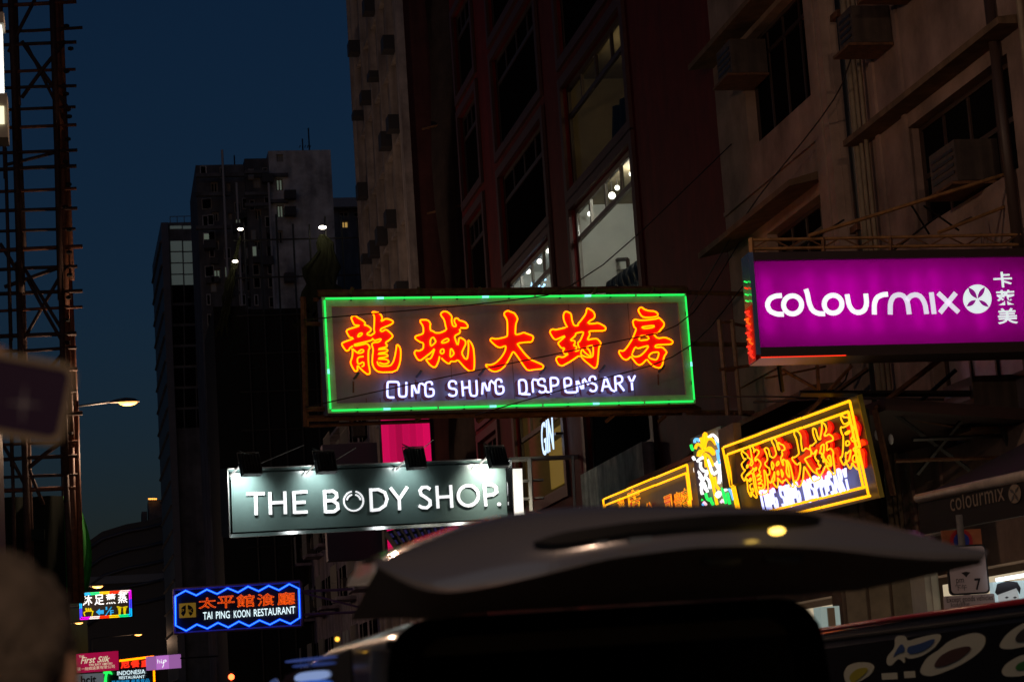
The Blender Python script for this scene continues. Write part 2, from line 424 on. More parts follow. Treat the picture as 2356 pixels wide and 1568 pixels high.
for y, r in ((30.3, .06), (30.1, .035), (29.9, .035), (24.2, .05)): at.put(MB().tube([(FX-.12, y, 0), (FX-.12, y, 22)], r, 6), 'drain_pipe', mat('pipe_paint', (.25, .2, .14), .6, 0, .3, 4), None, True)
for z in (3.3, 6.6, 9.7, 12.9, 16.1): 
    m = MB(); mbox(m, mp, 28.5, 30.68, z, z+.1, -.06, .0); at.put(m, 'ledge', TONG)
for y in (28.5, 29.6): 
    m = MB(); mbox(m, mp, y, y+.12, 3.4, 22, -.045, .0); at.put(m, 'pilaster', TONG)

# farther old tenement
t = thing('tenement_building', 'old rendered tenement with sloping concrete canopies beside the plain red wall', 'building', (FX, 34.5, 0)); at = At(t)
hB = [(32.4, 35.95, 11.0, 12.95), (32.3, 35.4, 8.0, 9.35), (32.4, 35.95, 14.1, 15.5), (32.4, 36, 4.4, 5.9), (31.8, 37.4, .4, 3.0)]
at.put(holed(MB(), mp, 31.35, 37.78, 0, 21, hB, .32), 'wall', TONG2)
shell(at, FX, 20, 31.35, 37.78, 21, TONG2)
for h in hB[:4]:
    window(at, mp, h, .28, 4, [h[3]-.42], FRAMEB, PANED)
    m = MB(); mbox(m, mp, h[0]-.05, h[1]+.05, h[2]-.05, h[3]+.05, .34, .38); at.put(m, 'room_backing', DARK)
m = MB(); mbox(m, mp, 31.9, 37.3, .5, 2.9, .34, .38); at.put(m, 'shop_window', MATS['shop_interior_glow'])
canopy(at, 32.2, 37.7, 9.55, .6, .14, SLAB, FX, .12); canopy(at, 32.2, 37.7, 13.05, .5, .14, SLAB, FX, .05); canopy(at, 31.9, 37.7, 6.1, .6)
aircon(at, mp, 35.0, 35.85, 12.15, 12.75, -.5, .15); aircon(at, mp, 34.3, 35.4, 8.1, 8.65, -.35, .2)
for a, b in ((31.37, 31.62), (31.7, 32.1)):
    m = MB(); mbox(m, mp, a, b, 0, 21, -.14, 0); at.put(m, 'pilaster', TONG2)
for z in (7.0, 10.2, 13.4): 
    m = MB(); mbox(m, mp, 32.3, 37.7, z, z+.07, -.05, 0); at.put(m, 'ledge', TONG2)
m = MB(); m.box(FX+.35, FX+.5, 30.7, 31.35, 0, 21); at.put(m, 'gap_infill', DARK)
at.put(MB().tube([(FX+.1, 31.02, 0), (FX+.1, 31.02, 21)], .1, 8), 'drain_pipe', DARK, None, True)
for z in (5.2, 8.4, 11.8): at.put(MB().box(FX-.03, FX+.3, 30.86, 31.2, z, z+.1), 'pipe_clamp', RUST)

# red walled block with big lit windows
t = thing('commercial_building', 'dark red commercial block with tall lit windows above the green framed sign', 'building', (FX, 52, 0)); at = At(t)
LEV = [(6.9, 9.6), (10.25, 13.38), (13.85, 16.45), (17.2, 19.9), (20.6, 23.2)]; BAY = [(44.2, 50.5), (53.1, 59.4), (62.2, 65.4)]
holes = [(a, b, z0, z1) for a, b in BAY for z0, z1 in LEV]
at.put(holed(MB(), mp, 37.8, 66, 0, 30, holes, .2), 'wall', REDW)
shell(at, FX, 22, 37.8, 66, 30, REDW)
ROOMW = mat('white_room_wall', (.62, .64, .6), .8, 0, .12, 1.5)
ROOMB = mat('brown_room_wall', (.25, .2, .12), .8, 0, .2, 1.5)
GLOBE = emat('globe_lamp_glow', (1.0, .95, .84), 4.5); GLOBEW = emat('dim_bulb_glow', (1.0, .8, .5), 16.0)
lit = {(44.2, 10.25): 'bright', (44.2, 13.85): 'dim', (53.1, 10.25): 'bright', (53.1, 6.9): 'mustard'}
for a, b in BAY:
    for z0, z1 in LEV:
        k = lit.get((a, z0)); n = 4
        fm = FRAMEW if k == 'bright' else FRAMEB
        f = window(at, mp, (a, b, z0, z1), .18, [], [z1-.75], fm, PANE if k else PANED, None, .12)
        for i in range(1, n):
            m = MB(); y = a+(b-a)*i/n; mbox(m, mp, y-.045, y+.045, z1-.69, z1-.12, .095, .165); at.put(m, 'mullion', fm, f)
        m = MB()                                             # raised surround
        mbox(m, mp, a-.28, a-.003, z0-.25, z1+.25, -.08, -.001); mbox(m, mp, b+.003, b+.28, z0-.25, z1+.25, -.08, -.001)
        mbox(m, mp, a, b, z1+.003, z1+.25, -.078, -.001); mbox(m, mp, a, b, z0-.25, z0-.003, -.078, -.001)
        at.put(m, 'window_surround', mat('tan_surround', (.07, .022, .018), .6, 0, .3, 3), f)
        if not k:
            m = MB(); mbox(m, mp, a-.1, b+.1, z0-.1, z1+.1, .25, .3); at.put(m, 'room_backing', DARK); continue
        rm = ROOMW if k == 'bright' else ROOMB
        m = MB(); A, B, Z0, Z1, D = a-1.2, b+.6, z0-.2, z1+.42, 2.1 if k == 'bright' else 4.5
        q = [mp(x, z, c) for c in (.21, D) for z in (Z0, Z1) for x in (A, B)]
        m.add(q, [(0, 1, 5, 4), (2, 6, 7, 3), (0, 4, 6, 2), (1, 3, 7, 5), (4, 5, 7, 6)]); at.put(m, 'interior_wall', rm)
        if k == 'bright':
            for gx, gy, c, r in ((1453, 400, .5, .085), (1420, 432, .7, .085), (1408, 450, .6, .12), (1401, 461, 1.1, .1), (1357, 492, .5, .085), (1369, 492, 1.2, .07), (1362, 601, .9, .12)) if a < 50 else ((1262, 576, .5, .1), (1241, 601, .5, .1), (1215, 624, .5, .1), (1188, 648, .5, .1)):
                q = onX(gx, gy, FX+c); r *= .72; at.put(MB().sphere(q, r, 12), 'globe_lamp', GLOBE, None, True)
                if gy != 601 or gx < 1300: at.put(MB().tube([(q.x, q.y, q.z+r), (q.x, q.y, Z1)], .012, 4), 'lamp_rod', STEEL)
                else: at.put(MB().tube([(q.x, q.y, Z0), (q.x, q.y, q.z-r)], .035, 6), 'lamp_stem', FRAMEW)
            light('room_light', 'POINT', 130, (1.0, .96, .88), Vector((FX+1.0, (a+b)/2, z1+.1))-at.o, t, shadow_soft_size=.25)
            if a < 50:
                for gx in (1397, 1427):
                    q0 = onX(gx+4, 610, FX+1.7); q1 = onX(gx, 568, FX+1.7); at.put(MB().tube([q0, q1, q1+Vector((0, .1, .08)), q1+Vector((0, .22, .06))], .05, 6), 'duct_pipe', STEEL, None, True)
                cq = [onX(1386, 600, FX+1.2), onX(1444, 596, FX+1.2), onX(1450, 670, FX+1.2), onX(1390, 680, FX+1.2)]
                for q0, q1 in zip(cq, cq[1:]+cq[:1]): at.put(MB().bar(q0, q1, .07), 'rack_bar', FRAMEB)
                for f_ in (.33, .62): at.put(MB().bar(cq[0].lerp(cq[3], f_), cq[1].lerp(cq[2], f_), .05), 'rack_shelf', FRAMEW)
                q0 = onX(1421, 500, FX+2.0); q1 = onX(1424, 610, FX+2.0); at.put(MB().tube([q0, q1], .02, 5), 'conduit', STEEL)
                for i in range(6): at.put(MB().sphere(onX(1410+i*13, 668-i*9, FX+.8), .2, 8, (1, 1, 1.5)), 'stacked_goods', DARK, None, True)
            else:
                for i in range(46):
                    at.put(MB().sphere(onX(1222+random.random()*38, 690-random.random()*50, FX+.5), .035, 6), 'fairy_light', emat('fairy_blue', (.3, .6, 1.0), 4))
        if k == 'dim':
            light('room_light', 'POINT', 14, (1.0, .75, .4), Vector((FX+1.6, 47.5, z1+.05))-at.o, t, shadow_soft_size=.15)
            at.put(MB().sphere((FX+1.2, 48.6, 14.95), .06, 8), 'bulb', emat('bright_bulb', (1, .95, .85), 9), None, True)
            at.put(MB().box(FX+1.6, FX+1.7, 46.9, 48.0, 15.9, 15.98), 'ceiling_tube', GLOBEW)
            at.put(MB().box(FX+1.0, FX+1.4, 48.3, 49.3, 14.95, 15.45), 'cabinet', ROOMW)
            for i in range(11):
                m = MB(); y = 44.3+i*.33; hgt = 1.7-i*.09
                P = [(FX+.75+.1*math.sin(i), y, 15.95-i*.08-hgt*j/6) for j in range(7)]
                m.tube(P, .2, 8, False, .27); at.put(m, 'hanging_garment', mat('dark_cloth', (.012, .01, .01), .95), None, True)
# curtain window and stained balustrade under the green sign
m = MB(); mbox(m, mp, 43.9, 50.0, 5.6, 6.85, -.35, -.1); at.put(m, 'balustrade', mat('stained_concrete', (.6, .52, .42), .9, 0, .6, 1.6, .3, 14, .5))
for i in range(22):
    m = MB(); m.tube([(FX+.62, 44.4+i*.25, 7.0), (FX+.62, 44.45+i*.25, 9.5)], .1, 5); at.put(m, 'curtain_fold', mat('grey_curtain', (.16, .17, .19), .9), None, True)
# lit mustard window with a small GIN sign
m = MB(); m.box(FX+.3, FX+.36, 54.5, 56.6, 7.2, 8.7); mg = at.put(m, 'menu_board', emat('mustard_glow', (.6, .36, .05), .25))
light('window_lamp', 'POINT', 70, (1, .7, .3), Vector((FX+1.6, 56, 9.2))-at.o, t, shadow_soft_size=.2)
V, Fs = glyphs('GIN', offset=-.005, extrude=.01, shear=.1)
m = MB(); mx = max(v[0] for v in V); my = max(v[1] for v in V)
gy0, gy1, gz0, gz1 = 54.6, 53.0, 7.85, 8.7
m.v = [(FX-.3-v[2], gy0+(gy1-gy0)*v[0]/mx, gz0+(gz1-gz0)*v[1]/my) for v in V]; m.f = Fs
gr = thing('neon_lettering', 'small blue white GIN lettering on the mustard lit window', 'sign', (FX-.3, 54, 6.9)); At(gr).put(m, 'lettering', emat('gin_glow', (.55, .75, 1.0), 1.4))
At(gr).put(MB().box(FX-.26, FX-.001, 52.9, 54.7, 8.2, 8.26), 'mounting_rail', DARK)

# tall block with vertical fins, end wall facing us
t = thing('apartment_tower', 'tall tower with pale vertical fins and stacked air conditioners against the sky', 'building', (FX, 76, 0)); at = At(t)
FIN = mat('weathered_fin_concrete', (.55, .48, .44), .85, 0, .35, 1.5, .2, 10, .4)
ENDW = mat('brown_end_wall', (.13, .04, .035), .85, 0, .4, .8, .2, 8, .4)
TX0, TY0, TY1, TH_ = 11.5, 76.0, 90.5, 58
mt_ = MB().quad((TX0, TY0, 0), (26, TY0, 0), (26, TY0, TH_), (TX0, TY0, TH_)); at.put(mt_, 'end_wall', ENDW)
shell(at, TX0, 26, TY0, TY1, TH_, ENDW, 0, False)
at.put(MB().quad((TX0, TY0, 0), (TX0, TY1, 0), (TX0, TY1, TH_), (TX0, TY0, TH_)), 'wall', FIN)
ys = [76.0, 78.6, 81.2, 83.8, 86.4, 89.0, 90.3]
for i, y in enumerate(ys): at.put(MB().box(TX0-.28, TX0-.002, y-.001 if i else y-.12, y+.16 if i else y+.6, 0, TH_), 'fin', FIN)
k = 0
for z in np.arange(10.5, 45, 3.1):
    for i in range(5):
        y = ys[i]+(.7 if i == 0 else .25)
        m = MB().box(TX0-.03, TX0-.003, y+.15, y+1.5, z, z+1.6); w_ = at.put(m, 'window', PANED)
        m = MB().box(TX0-.2, TX0-.004, y+.0, ys[i+1]-.1, z-.35, z-.22); at.put(m, 'sill', FIN)
        if random.random() < .62:
            q = y+random.random()*.8; at.put(MB().box(TX0-.62, TX0-.04, q+.2, q+.95, z-.2+random.random()*.4, z+.45), 'air_conditioner', mat('dark_grey_metal', (.05, .05, .055), .6))
        k += 1
for i in range(26):                                          # wind cloth hung over the scaffold between the two blocks
    if i % 2: continue
t2 = thing('scaffold_cloth', 'dark hanging cloth over the scaffold between the red block and the finned tower', 'tarpaulin', (12.5, 71, 0)); a2 = At(t2)
m = MB(); nx, nz = 40, 14
for i in range(nx+1):
    for j in range(nz+1):
        u = i/nx; z = 26-20*j/nz
        m.v.append((11.7+5*u+.1*math.sin(j), 67.0+5*(1-u)+.35*math.sin(u*30+j*.6), z+.4*math.sin(u*9)*(j == 0)))
for i in range(nx):
    for j in range(nz): k = i*(nz+1)+j; m.f.append((k, k+nz+1, k+nz+2, k+1))
a2.put(m, 'cloth', mat('dark_brown_cloth', (.05, .035, .03), .95, 0, .4, 2, .2, 6), None, True)
for z in (9.5, 12.5, 15.5, 18.5, 21.5): a2.put(MB().tube([(11.4, 72.4, z), (17, 67.2, z+.1)], .05, 5), 'bamboo_pole', RUST)

# far towers
GREYW = mat('sooty_render', (.72, .72, .73), .9, 0, .75, .45, .2, 6, .45)
GREYD = mat('dark_sooty_render', (.15, .155, .17), .9, 0, .5, .6, .2, 6, .4)
LITW = emat('far_lit_window', (.62, .78, .6), .10); LITY = emat('far_amber_window', (1.0, .6, .15), .35); DIMW = mat('pale_blind', (.32, .34, .36), .7)
def rY(px0, py0, px1, py1, Y):
    a = onY(px0, py0, Y); b = onY(px1, py1, Y); return (a.x, b.x, b.z, a.z)
t = thing('apartment_tower', 'grey sooty residential tower with a wide blank stained wall against the dusk sky', 'building', (12, 150, 0)); at = At(t)
def block(at, px0, px1, py, Y, dy, mt, holes=(), name='wall', z0=0, litmap=None, rev=.35):
    x0, x1, _, z1 = rY(px0, py, px1, py+10, Y); H = [rY(*h, Y) for h in holes]
    at.put(holed(MB(), mapY(Y), x0, x1, z0, z1, H, rev), name, mt)
    m = MB(); m.quad((x0, Y, z0), (x0, Y+dy, z0), (x0, Y+dy, z1), (x0, Y, z1)); m.quad((x1, Y, z0), (x1, Y, z1), (x1, Y+dy, z1), (x1, Y+dy, z0))
    m.quad((x0, Y, z1), (x0, Y+dy, z1), (x1, Y+dy, z1), (x1, Y, z1)); at.put(m, 'side_wall', mt)
    for i, h in enumerate(H):
        lm = (litmap or {}).get(i, PANED)
        window(at, mapY(Y), h, rev-.05, 2, 1, FRAMEW, lm, None, .1)
        m = MB(); mbox(m, mapY(Y), h[0]-.1, h[1]+.1, h[2]-.1, h[3]+.1, rev+.02, rev+.06); at.put(m, 'room_backing', DARK)
    return x0, x1, z1
hw = [(634, 410, 652, 438), (636, 470, 654, 500), (636, 355, 652, 372), (634, 530, 652, 560)]
block(at, 617, 761, 347, 150, 12, GREYW, hw, litmap={0: LITW, 1: LITW, 2: DIMW})
hm = [(581, 408, 600, 432), (585, 480, 602, 505), (584, 552, 602, 576)]
block(at, 562, 617, 365, 150.6, 11, GREYD, hm, litmap={0: DIMW})
hl = [(484, 418, 502, 442), (487, 487, 504, 509), (520, 420, 531, 440), (524, 490, 534, 505), (490, 618, 509, 640), (488, 552, 505, 575)]
block(at, 450, 562, 380, 151, 11, GREYD, hl, litmap={4: LITW})
for (a, b, c) in ((450, 562, 402), (450, 530, 446), (450, 530, 522), (562, 617, 395), (562, 617, 445), (562, 617, 470), (617, 662, 462), (617, 662, 402)):
    x0, x1, z0, z1 = rY(a, c, b, c+6, 150); at.put(MB().box(x0, x1, 149.55, 149.98 if c != 402 else 149.9, z0, z1), 'ledge', GREYD)
for px in (515, 548, 622):
    p = onY(px-4, 420 if px != 515 else 345, 149.4); q = onY(px+22, 800, 149.4); at.put(MB().tube([(p.x, 149.4, p.z), (p.x, 149.4, q.z)], .09, 5), 'drain_pipe', mat('pale_pipe', (.4, .4, .42), .5))
for px, h in ((712, 1.7), (697, .9), (540, .8)):
    p = onY(px, 347 if px > 600 else 382, 152); at.put(MB().tube([(p.x, 152, p.z-.3), (p.x, 152, p.z+h)], .05, 4), 'roof_aerial', DARK)
for i in range(5): p = onY(690+i*6, 337, 152); at.put(MB().tube([(p.x, 151.7, p.z), (p.x, 152.3, p.z)], .03, 4), 'aerial_bar', DARK)
for i in range(7):
    px = random.choice((566, 603, 470, 537, 655)); p = onY(px, 420+i*38, 149.5); at.put(MB().box(p.x, p.x+.8, 149.2, 149.96, p.z, p.z+.6), 'air_conditioner', MATS['dark_grey_metal'])

for px in (462, 474, 508, 538, 556, 572, 606):
    for py in range(404, 900, 37):
        if random.random() < .3: continue
        q = onY(px+(py-400)*.05, py+random.uniform(-6, 6), 149.9); wd = random.uniform(.28, .5); z_ = q.z
        yy = 149.98 if px > 610 else 150.58 if px > 562 else 150.98; w0 = at.put(MB().box(q.x, q.x+wd, yy-.06, yy, z_, z_+.8), 'window_casing', FRAMEW if random.random() < .5 else GREYW)
        at.put(MB().box(q.x+.06, q.x+wd-.06, yy-.07, yy-.061, z_+.07, z_+.73), 'pane', PANED if random.random() < .82 else random.choice((DIMW, DIMW, LITW)), w0)
        if random.random() < .35: at.put(MB().box(q.x+.05, q.x+.6, yy-.5, yy-.08, z_-.5, z_-.08), 'air_conditioner', MATS['dark_grey_metal'])
t = thing('office_tower', 'slim tower with pale square window panels left of the sooty residential tower', 'building', (5, 170, 0)); at = At(t)
x0, x1, z1 = block(at, 386, 470, 512, 170, 10, GREYD)
PANEL = emat('pale_blind_panel', (.62, .8, .74), .045)
for i in range(2):
    for j in range(5):
        h = rY(391+i*29.5+j*.9, 529+j*26 if j else 520, 418+i*29.5+j*.9, 551+j*26 if j else 526, 170)
        at.put(MB().box(h[0], h[1], 169.93, 169.995, h[2], h[3]), 'window_panel', PANEL)
for j in range(7):
    h = rY(396, 655+j*48, 452, 695+j*48, 170)
    for i in range(3): at.put(MB().box(h[0]+i*.95, h[0]+i*.95+.86, 169.95, 169.995, h[2], h[3]), 'window_panel', PANED)
a = onY(350, 582, 185); b = onY(370, 515, 170)
m = MB(); m.quad((a.x, 186, 0), (b.x, 169.5, 0), (b.x, 169.5, b.z), (a.x, 186, b.z)); m.quad((b.x, 169.5, 0), (x0, 169.5, 0), (x0, 169.5, b.z), (b.x, 169.5, b.z))
m.quad((x0, 169.5, 0), (x0, 172, 0), (x0, 172, b.z), (x0, 169.5, b.z)); m.quad((a.x, 186, b.z), (b.x, 169.5, b.z), (x0, 169.5, b.z), (x0, 186, b.z))
at.put(m, 'side_wall', mat('blue_grey_cladding', (.1, .11, .14), .5, .1, .2, 1))
for j in range(20):
    z = b.z-1.5-j*1.9
    at.put(MB().tube([(a.x-.03, 185.9, z), (b.x-.03, 169.6, z)], .12, 4), 'spandrel', GREYD)
p = onY(392, 511, 170)
for i in range(5): at.put(MB().tube([(p.x+i*.55, 170.2, p.z-.05), (p.x+i*.55, 170.2, p.z+.5)], .03, 4), 'railing_post', GREYP)
at.put(MB().tube([(p.x, 170.2, p.z+.5), (p.x+2.4, 170.2, p.z+.5)], .03, 4), 'railing', GREYP)

t = thing('office_block', 'low flat roofed block with amber lit windows beside the finned tower', 'building', (20, 185, 0)); at = At(t)
block(at, 755, 862, 470, 185, 8, GREYD, [(783+i*36, 508, 803+i*36, 524) for i in range(2)]+[(780+i*33, 486, 803+i*33, 498) for i in range(3)], litmap={0: LITY, 1: LITY})
h = rY(765, 455, 860, 474, 184); at.put(MB().box(h[0], h[1], 184, 190, h[2], h[3]), 'parapet', mat('pale_parapet', (.3, .32, .35), .7))

t = thing('building_site', 'dark netted building site with work lamps in front of the sooty tower', 'building', (11, 122, 0)); at = At(t)
NET = mat('green_debris_net', (.012, .035, .016), .9, 0, .4, 1.5, .3, 5)
h = rY(560, 555, 862, 600, 123); ZT = h[3]
m = MB().box(h[0], h[1]+2, 123, 135, 0, ZT-4); at.put(m, 'netted_core', mat('black_net', (.008, .009, .009), .95))
h2 = rY(500, 900, 560, 950, 123); at.put(MB().box(h2[0], h[0]-.01, 123.5, 135, 0, onY(540, 700, 123).z), 'netted_core', MATS['black_net'])
for i in range(9):
    x = h[0]+(h[1]-h[0])*i/8; at.put(MB().tube([(x, 122.8, 0), (x+.05, 122.8, ZT+.8+random.random())], .06, 5), 'bamboo_pole', DARK)
for j in range(10): at.put(MB().tube([(h[0]-.6, 122.75, ZT-j*2.2), (h[1]+1, 122.75, ZT-j*2.2)], .05, 5), 'bamboo_pole', DARK)
for k, (px, py, wd) in enumerate(((553, 527, .3), (742, 523, .42), (541, 601, .3))):
    p = onY(px, py, 122)
    at.put(MB().sphere((p.x, 122, p.z), wd*.55, 10, (1, .6, .45)), 'work_lamp', emat('work_lamp_glow', (1.0, .88, .7), 12), None, True)
    light('work_light', 'SPOT', 9 if k == 1 else 2, (1.0, .85, .5), Vector((p.x, 121.6, p.z-.1))-at.o, t, spot_size=R(150), shadow_soft_size=.1, target=(p.x, 122.6, p.z-4))
    m = MB(); n = 13; rows = 12; big = k == 1                   # net gathered below the lamp
    for j in range(rows):
        for i in range(n):
            u = i/(n-1)-.5; f_ = j/(rows-1); s_ = (.25+2.9*f_**.6 if big else .12+.5*f_)*(1+.25*math.sin(j*1.7+k))
            m.v.append((p.x+u*s_+(.2*math.sin(j*.9) if big else -.9*f_), 122.5+.16*math.sin(i*2.6+j*.4)+.3*f_, p.z-.3-f_*(5.2 if big else 3.5)-.5*math.sin(i*1.3)*f_))
    for j in range(rows-1):
        for i in range(n-1): q = j*n+i; m.f.append((q, q+1, q+n+1, q+n))
    at.put(m, 'draped_net', mat('olive_net', (.03, .035, .012), .9, 0, .6, 1.6), None, True)

# receding tenements beyond the finned tower
PURP = mat('grimy_plum_render', (.36, .28, .34), .85, 0, .5, 1, .2, 8, .5)
PURP2 = mat('grimy_grey_render', (.42, .35, .39), .85, 0, .5, 1, .2, 8, .5)
RB = [(93, 108, 15.5, PURP2, 'plum grey tenement with caged balconies just right of the blue zigzag sign'), (108.3, 128, 12.5, PURP, 'tenement with shuttered balconies behind the blue zigzag sign'),
      (128.4, 158, 18, GREYD, 'dark tenement above the blue zigzag sign'), (158.5, 215, 14, GREYD, 'farthest dark tenement at the right end of the street')]
for y0, y1, hh, mt_, lb in RB:
    t = thing('tenement_building', lb, 'building', (FX, (y0+y1)/2, 0)); at = At(t)
    at.put(MB().quad((FX, y0, 0), (FX, y1, 0), (FX, y1, hh), (FX, y0, hh)), 'wall', mt_); shell(at, FX, 22, y0, y1, hh, mt_)
    n = int((y1-y0)/3.2); z = 3.6
    while z < hh-2.5:
        for i in range(n):
            y = y0+(i+.15)*(y1-y0)/n; L = (y1-y0)/n*.7
            f = at.put(MB().box(FX-.05, FX-.003, y, y+L, z+.6, z+2.1), 'window', PANED if random.random() < .8 else DIMW)
            at.put(MB().box(FX-.08, FX-.052, y+L*.48, y+L*.52, z+.6, z+2.1), 'mullion', FRAMEW, f)
            if random.random() < .5: at.put(MB().box(FX-.6, FX-.06, y+.1, y+.8, z+.7, z+1.25), 'air_conditioner', ACM)
            if y0 < 128 and i % 2 == 0:
                b = at.put(MB().box(FX-.9, FX-.004, y-.1, y+L+.1, z+.25, z+.4), 'balcony_slab', mt_)
                m = MB()
                for q in range(7): m.tube([(FX-.88, y+L*q/6, z+.4), (FX-.88, y+L*q/6, z+1.9)], .025, 4)
                for zz in (z+1.1, z+1.9): m.tube([(FX-.88, y, zz), (FX-.88, y+L, zz)], .03, 4)
                at.put(m, 'cage_grille', FRAMEW, b)
        z += 3.1
    canopy(at, y0+.3, y1-.3, 3.9, 1.6, .16, mt_); canopy(at, y0+.3, y1-.3, hh-.6, .5, .2, mt_)
    at.put(MB().box(FX-.04, FX-.002, y0+.5, y1-.5, .3, 2.6), 'shop_window', emat('far_shop_glow', (1.0, .6, .35), .06))

# distant low block at the end of the street
t = thing('distant_building', 'dark low block with rounded horizontal fins at the end of the street', 'building', (3, 230, 0)); at = At(t)
p0 = onY(205, 1235, 230); p1 = onY(372, 1190, 230)
prof = [(onY(px, py, 230).x, onY(px, py, 230).z) for px, py in ((195, 1250), (235, 1222), (290, 1205), (330, 1198), (372, 1188))]
m = MB().prism([(prof[0][0], 0)]+prof+[(prof[-1][0], 0)], mapY(230), 0, 15); at.put(m, 'wall', mat('dark_cladding', (.03, .032, .04), .4))
for j in range(5):
    m = MB().tube([(x, 229.7, z-.8-j*1.9) for x, z in prof], .18, 6); at.put(m, 'fin', mat('grey_fin', (.1, .1, .115), .35), None, True)
at.put(MB().box(prof[0][0]+.2, prof[-1][0], 229.6, 229.9, onY(300, 1340, 230).z, onY(300, 1322, 230).z), 'glazed_band', mat('pale_glazing', (.15, .18, .22), .2))
t = thing('distant_tower', 'tiny far tower with a row of orange roof lights left of the slim tower', 'building', (5, 400, 0)); at = At(t)
h = rY(341, 1150, 375, 1240, 400); at.put(MB().box(h[0], h[1], 400, 410, 0, h[3]), 'wall', GREYD)
h = rY(326, 1175, 341, 1240, 400); at.put(MB().box(h[0], h[1]-.01, 401, 409, 0, h[3]), 'wing', GREYD)
for i in range(5): p = onY(343+i*4, 1147, 399); at.put(MB().sphere((p.x, 399, p.z), .16, 6), 'roof_light', emat('orange_light', (1.0, .35, .05), 3))

# ------------------------------------------------------------------ left side: building with window bands, scaffold, netting
t = thing('office_building', 'dark building with pale window bands at the left edge behind the scaffold', 'building', (-4, 42, 0)); at = At(t)
LX = -2.05
at.put(MB().box(-9, LX, 36, 48.2, 0, 40), 'wall', mat('navy_cladding', (.03, .035, .05), .5))
for j in range(9):
    z = 7.2+j*1.0
    if j in (4, 6): continue
    at.put(MB().box(LX+.002, LX+.04, 41.2, 45.3, z, z+.55), 'window', mat('pale_glass_band', (.42, .46, .52), .3) if j not in (2, 7) else PANED)
BAM = mat('bamboo', (.2, .07, .03), .6, 0, .5, 6)
BAMD = mat('dark_bamboo', (.075, .035, .025), .65, 0, .5, 6)
t = thing('bamboo_scaffold', 'tall bamboo scaffold of lashed poles on the left against the sky', 'scaffold', (-1.4, 69, 0)); at = At(t)
def bp(p, q, r=.045, mt_=BAM, Y=69, dy=0):
    a = onY(*p, Y); b = onY(*q, Y+dy); mid = (a+b)/2+Vector((random.uniform(-.02, .02), random.uniform(-.05, .05), random.uniform(-.02, .02)))
    at.put(MB().tube([a, mid, b], r*random.uniform(.85, 1.15), 6), 'bamboo_pole', mt_, None, True)
zl = (1690-1150)*69/5000+1.6
def vert(px, r, mt_, Y=69, top=30, w=.05):
    a = onY(px, 700, Y); z = 6.0; xs = a.x
    while z < top:
        L = random.uniform(4.5, 6.5); at.put(MB().tube([(xs+random.uniform(-w, w), Y+random.uniform(-.05, .05), z-.4), (xs+random.uniform(-w, w), Y, z+L)], r, 6, False, r*.85), 'bamboo_pole', mt_, None, True); z += L-.6
for px, r, Y in ((46, .13, 69), (56, .1, 69.2), (142, .12, 69), (153, .15, 69.1), (163, .12, 69.3), (20, .07, 69)): vert(px, r, BAM if px > 150 else BAMD, Y)
ysc = [10, 127, 187, 308, 380, 478, 558, 670, 745, 843, 928, 1020, 1107, 1193, 1300, 1378, 1490]
hy = [y*.5135 for y in ysc]+[800, 850, 900, 950, 1015, 1050, 1090, 1120]
for i, y in enumerate(hy):
    bp((-25, y+9), (random.choice((174, 178, 176, 190)), y+random.uniform(-3, 3)), .055 if i % 2 else .065, BAMD if i % 3 else BAM)
for p, q in (((50, 95), (160, 255)), ((60, 100), (152, 285)), ((50, 225), (150, 95)), ((10, 380), (150, 345)), ((55, 615), (150, 770)), ((62, 640), (152, 800)), ((150, 615), (55, 780)), ((0, 560), (48, 640)), ((20, 120), (80, 0)), ((155, 800), (70, 900)), ((0, 1010), (60, 1120)), ((60, 1080), (150, 1010)), ((100, 1160), (60, 1060)), ((10, 660), (150, 610))):
    bp(p, q, .06, BAMD)
for i in range(22):                                            # lashings and platforms along the street face
    p = onY(155+random.uniform(-6, 8), 60+i*52, 69); at.put(MB().sphere(p, .11, 7, (1, 1, .7)), 'lashing', mat('dark_lashing', (.02, .018, .016), .9))
t = thing('netted_building', 'low block wrapped in dark green netting below the bamboo scaffold', 'building', (-4, 72, 0)); at = At(t)
GN = mat('green_netting', (.03, .34, .05), .85, 0, .35, 2, .3, 6)
at.put(MB().box(-9, -1.55, 70, 95, 0, 9.0), 'core', mat('dark_concrete', (.03, .03, .03), .9))
def drape(px0, px1, pyt, pyb, Y, mt_, sk=0):
    m = MB(); n, k = 14, 10; a = onY(px0, pyt, Y); b = onY(px1, pyb, Y)
    for j in range(k+1):
        for i in range(n+1):
            u = i/n; v = j/k; ww = 1+sk*math.sin(v*math.pi*.8)
            m.v.append((a.x+(b.x-a.x)*u*ww, Y+.12*math.sin(u*14+v*3)+.3*u, a.z+(b.z-a.z)*v))
    for j in range(k):
        for i in range(n): q = j*(n+1)+i; m.f.append((q, q+1, q+n+2, q+n+1))
    at.put(m, 'net', mt_, None, True)
drape(-30, 160, 1145, 1568, 69.6, mat('black_green_net', (.008, .016, .01), .95)); drape(146, 182, 1140, 1360, 69.4, GN, 1.1)
at.put(MB().box(-2.4, -1.75, 69.0, 69.5, 7.6, 7.95), 'folded_net', MATS['black_green_net'])

# ================================================================== SIGNS
PANELG = mat('grey_sign_panel', (.27, .27, .37), .55, 0, .2, 2, .05, 20, .15)
PANELR = mat('dark_sign_panel', (.09, .06, .08), .45, 0, .25, 2)
REDLET = emat('red_lit_letter', (.9, .004, .002), .62)
REDPNT = mat('dark_red_paint', (.11, .01, .02), .5)
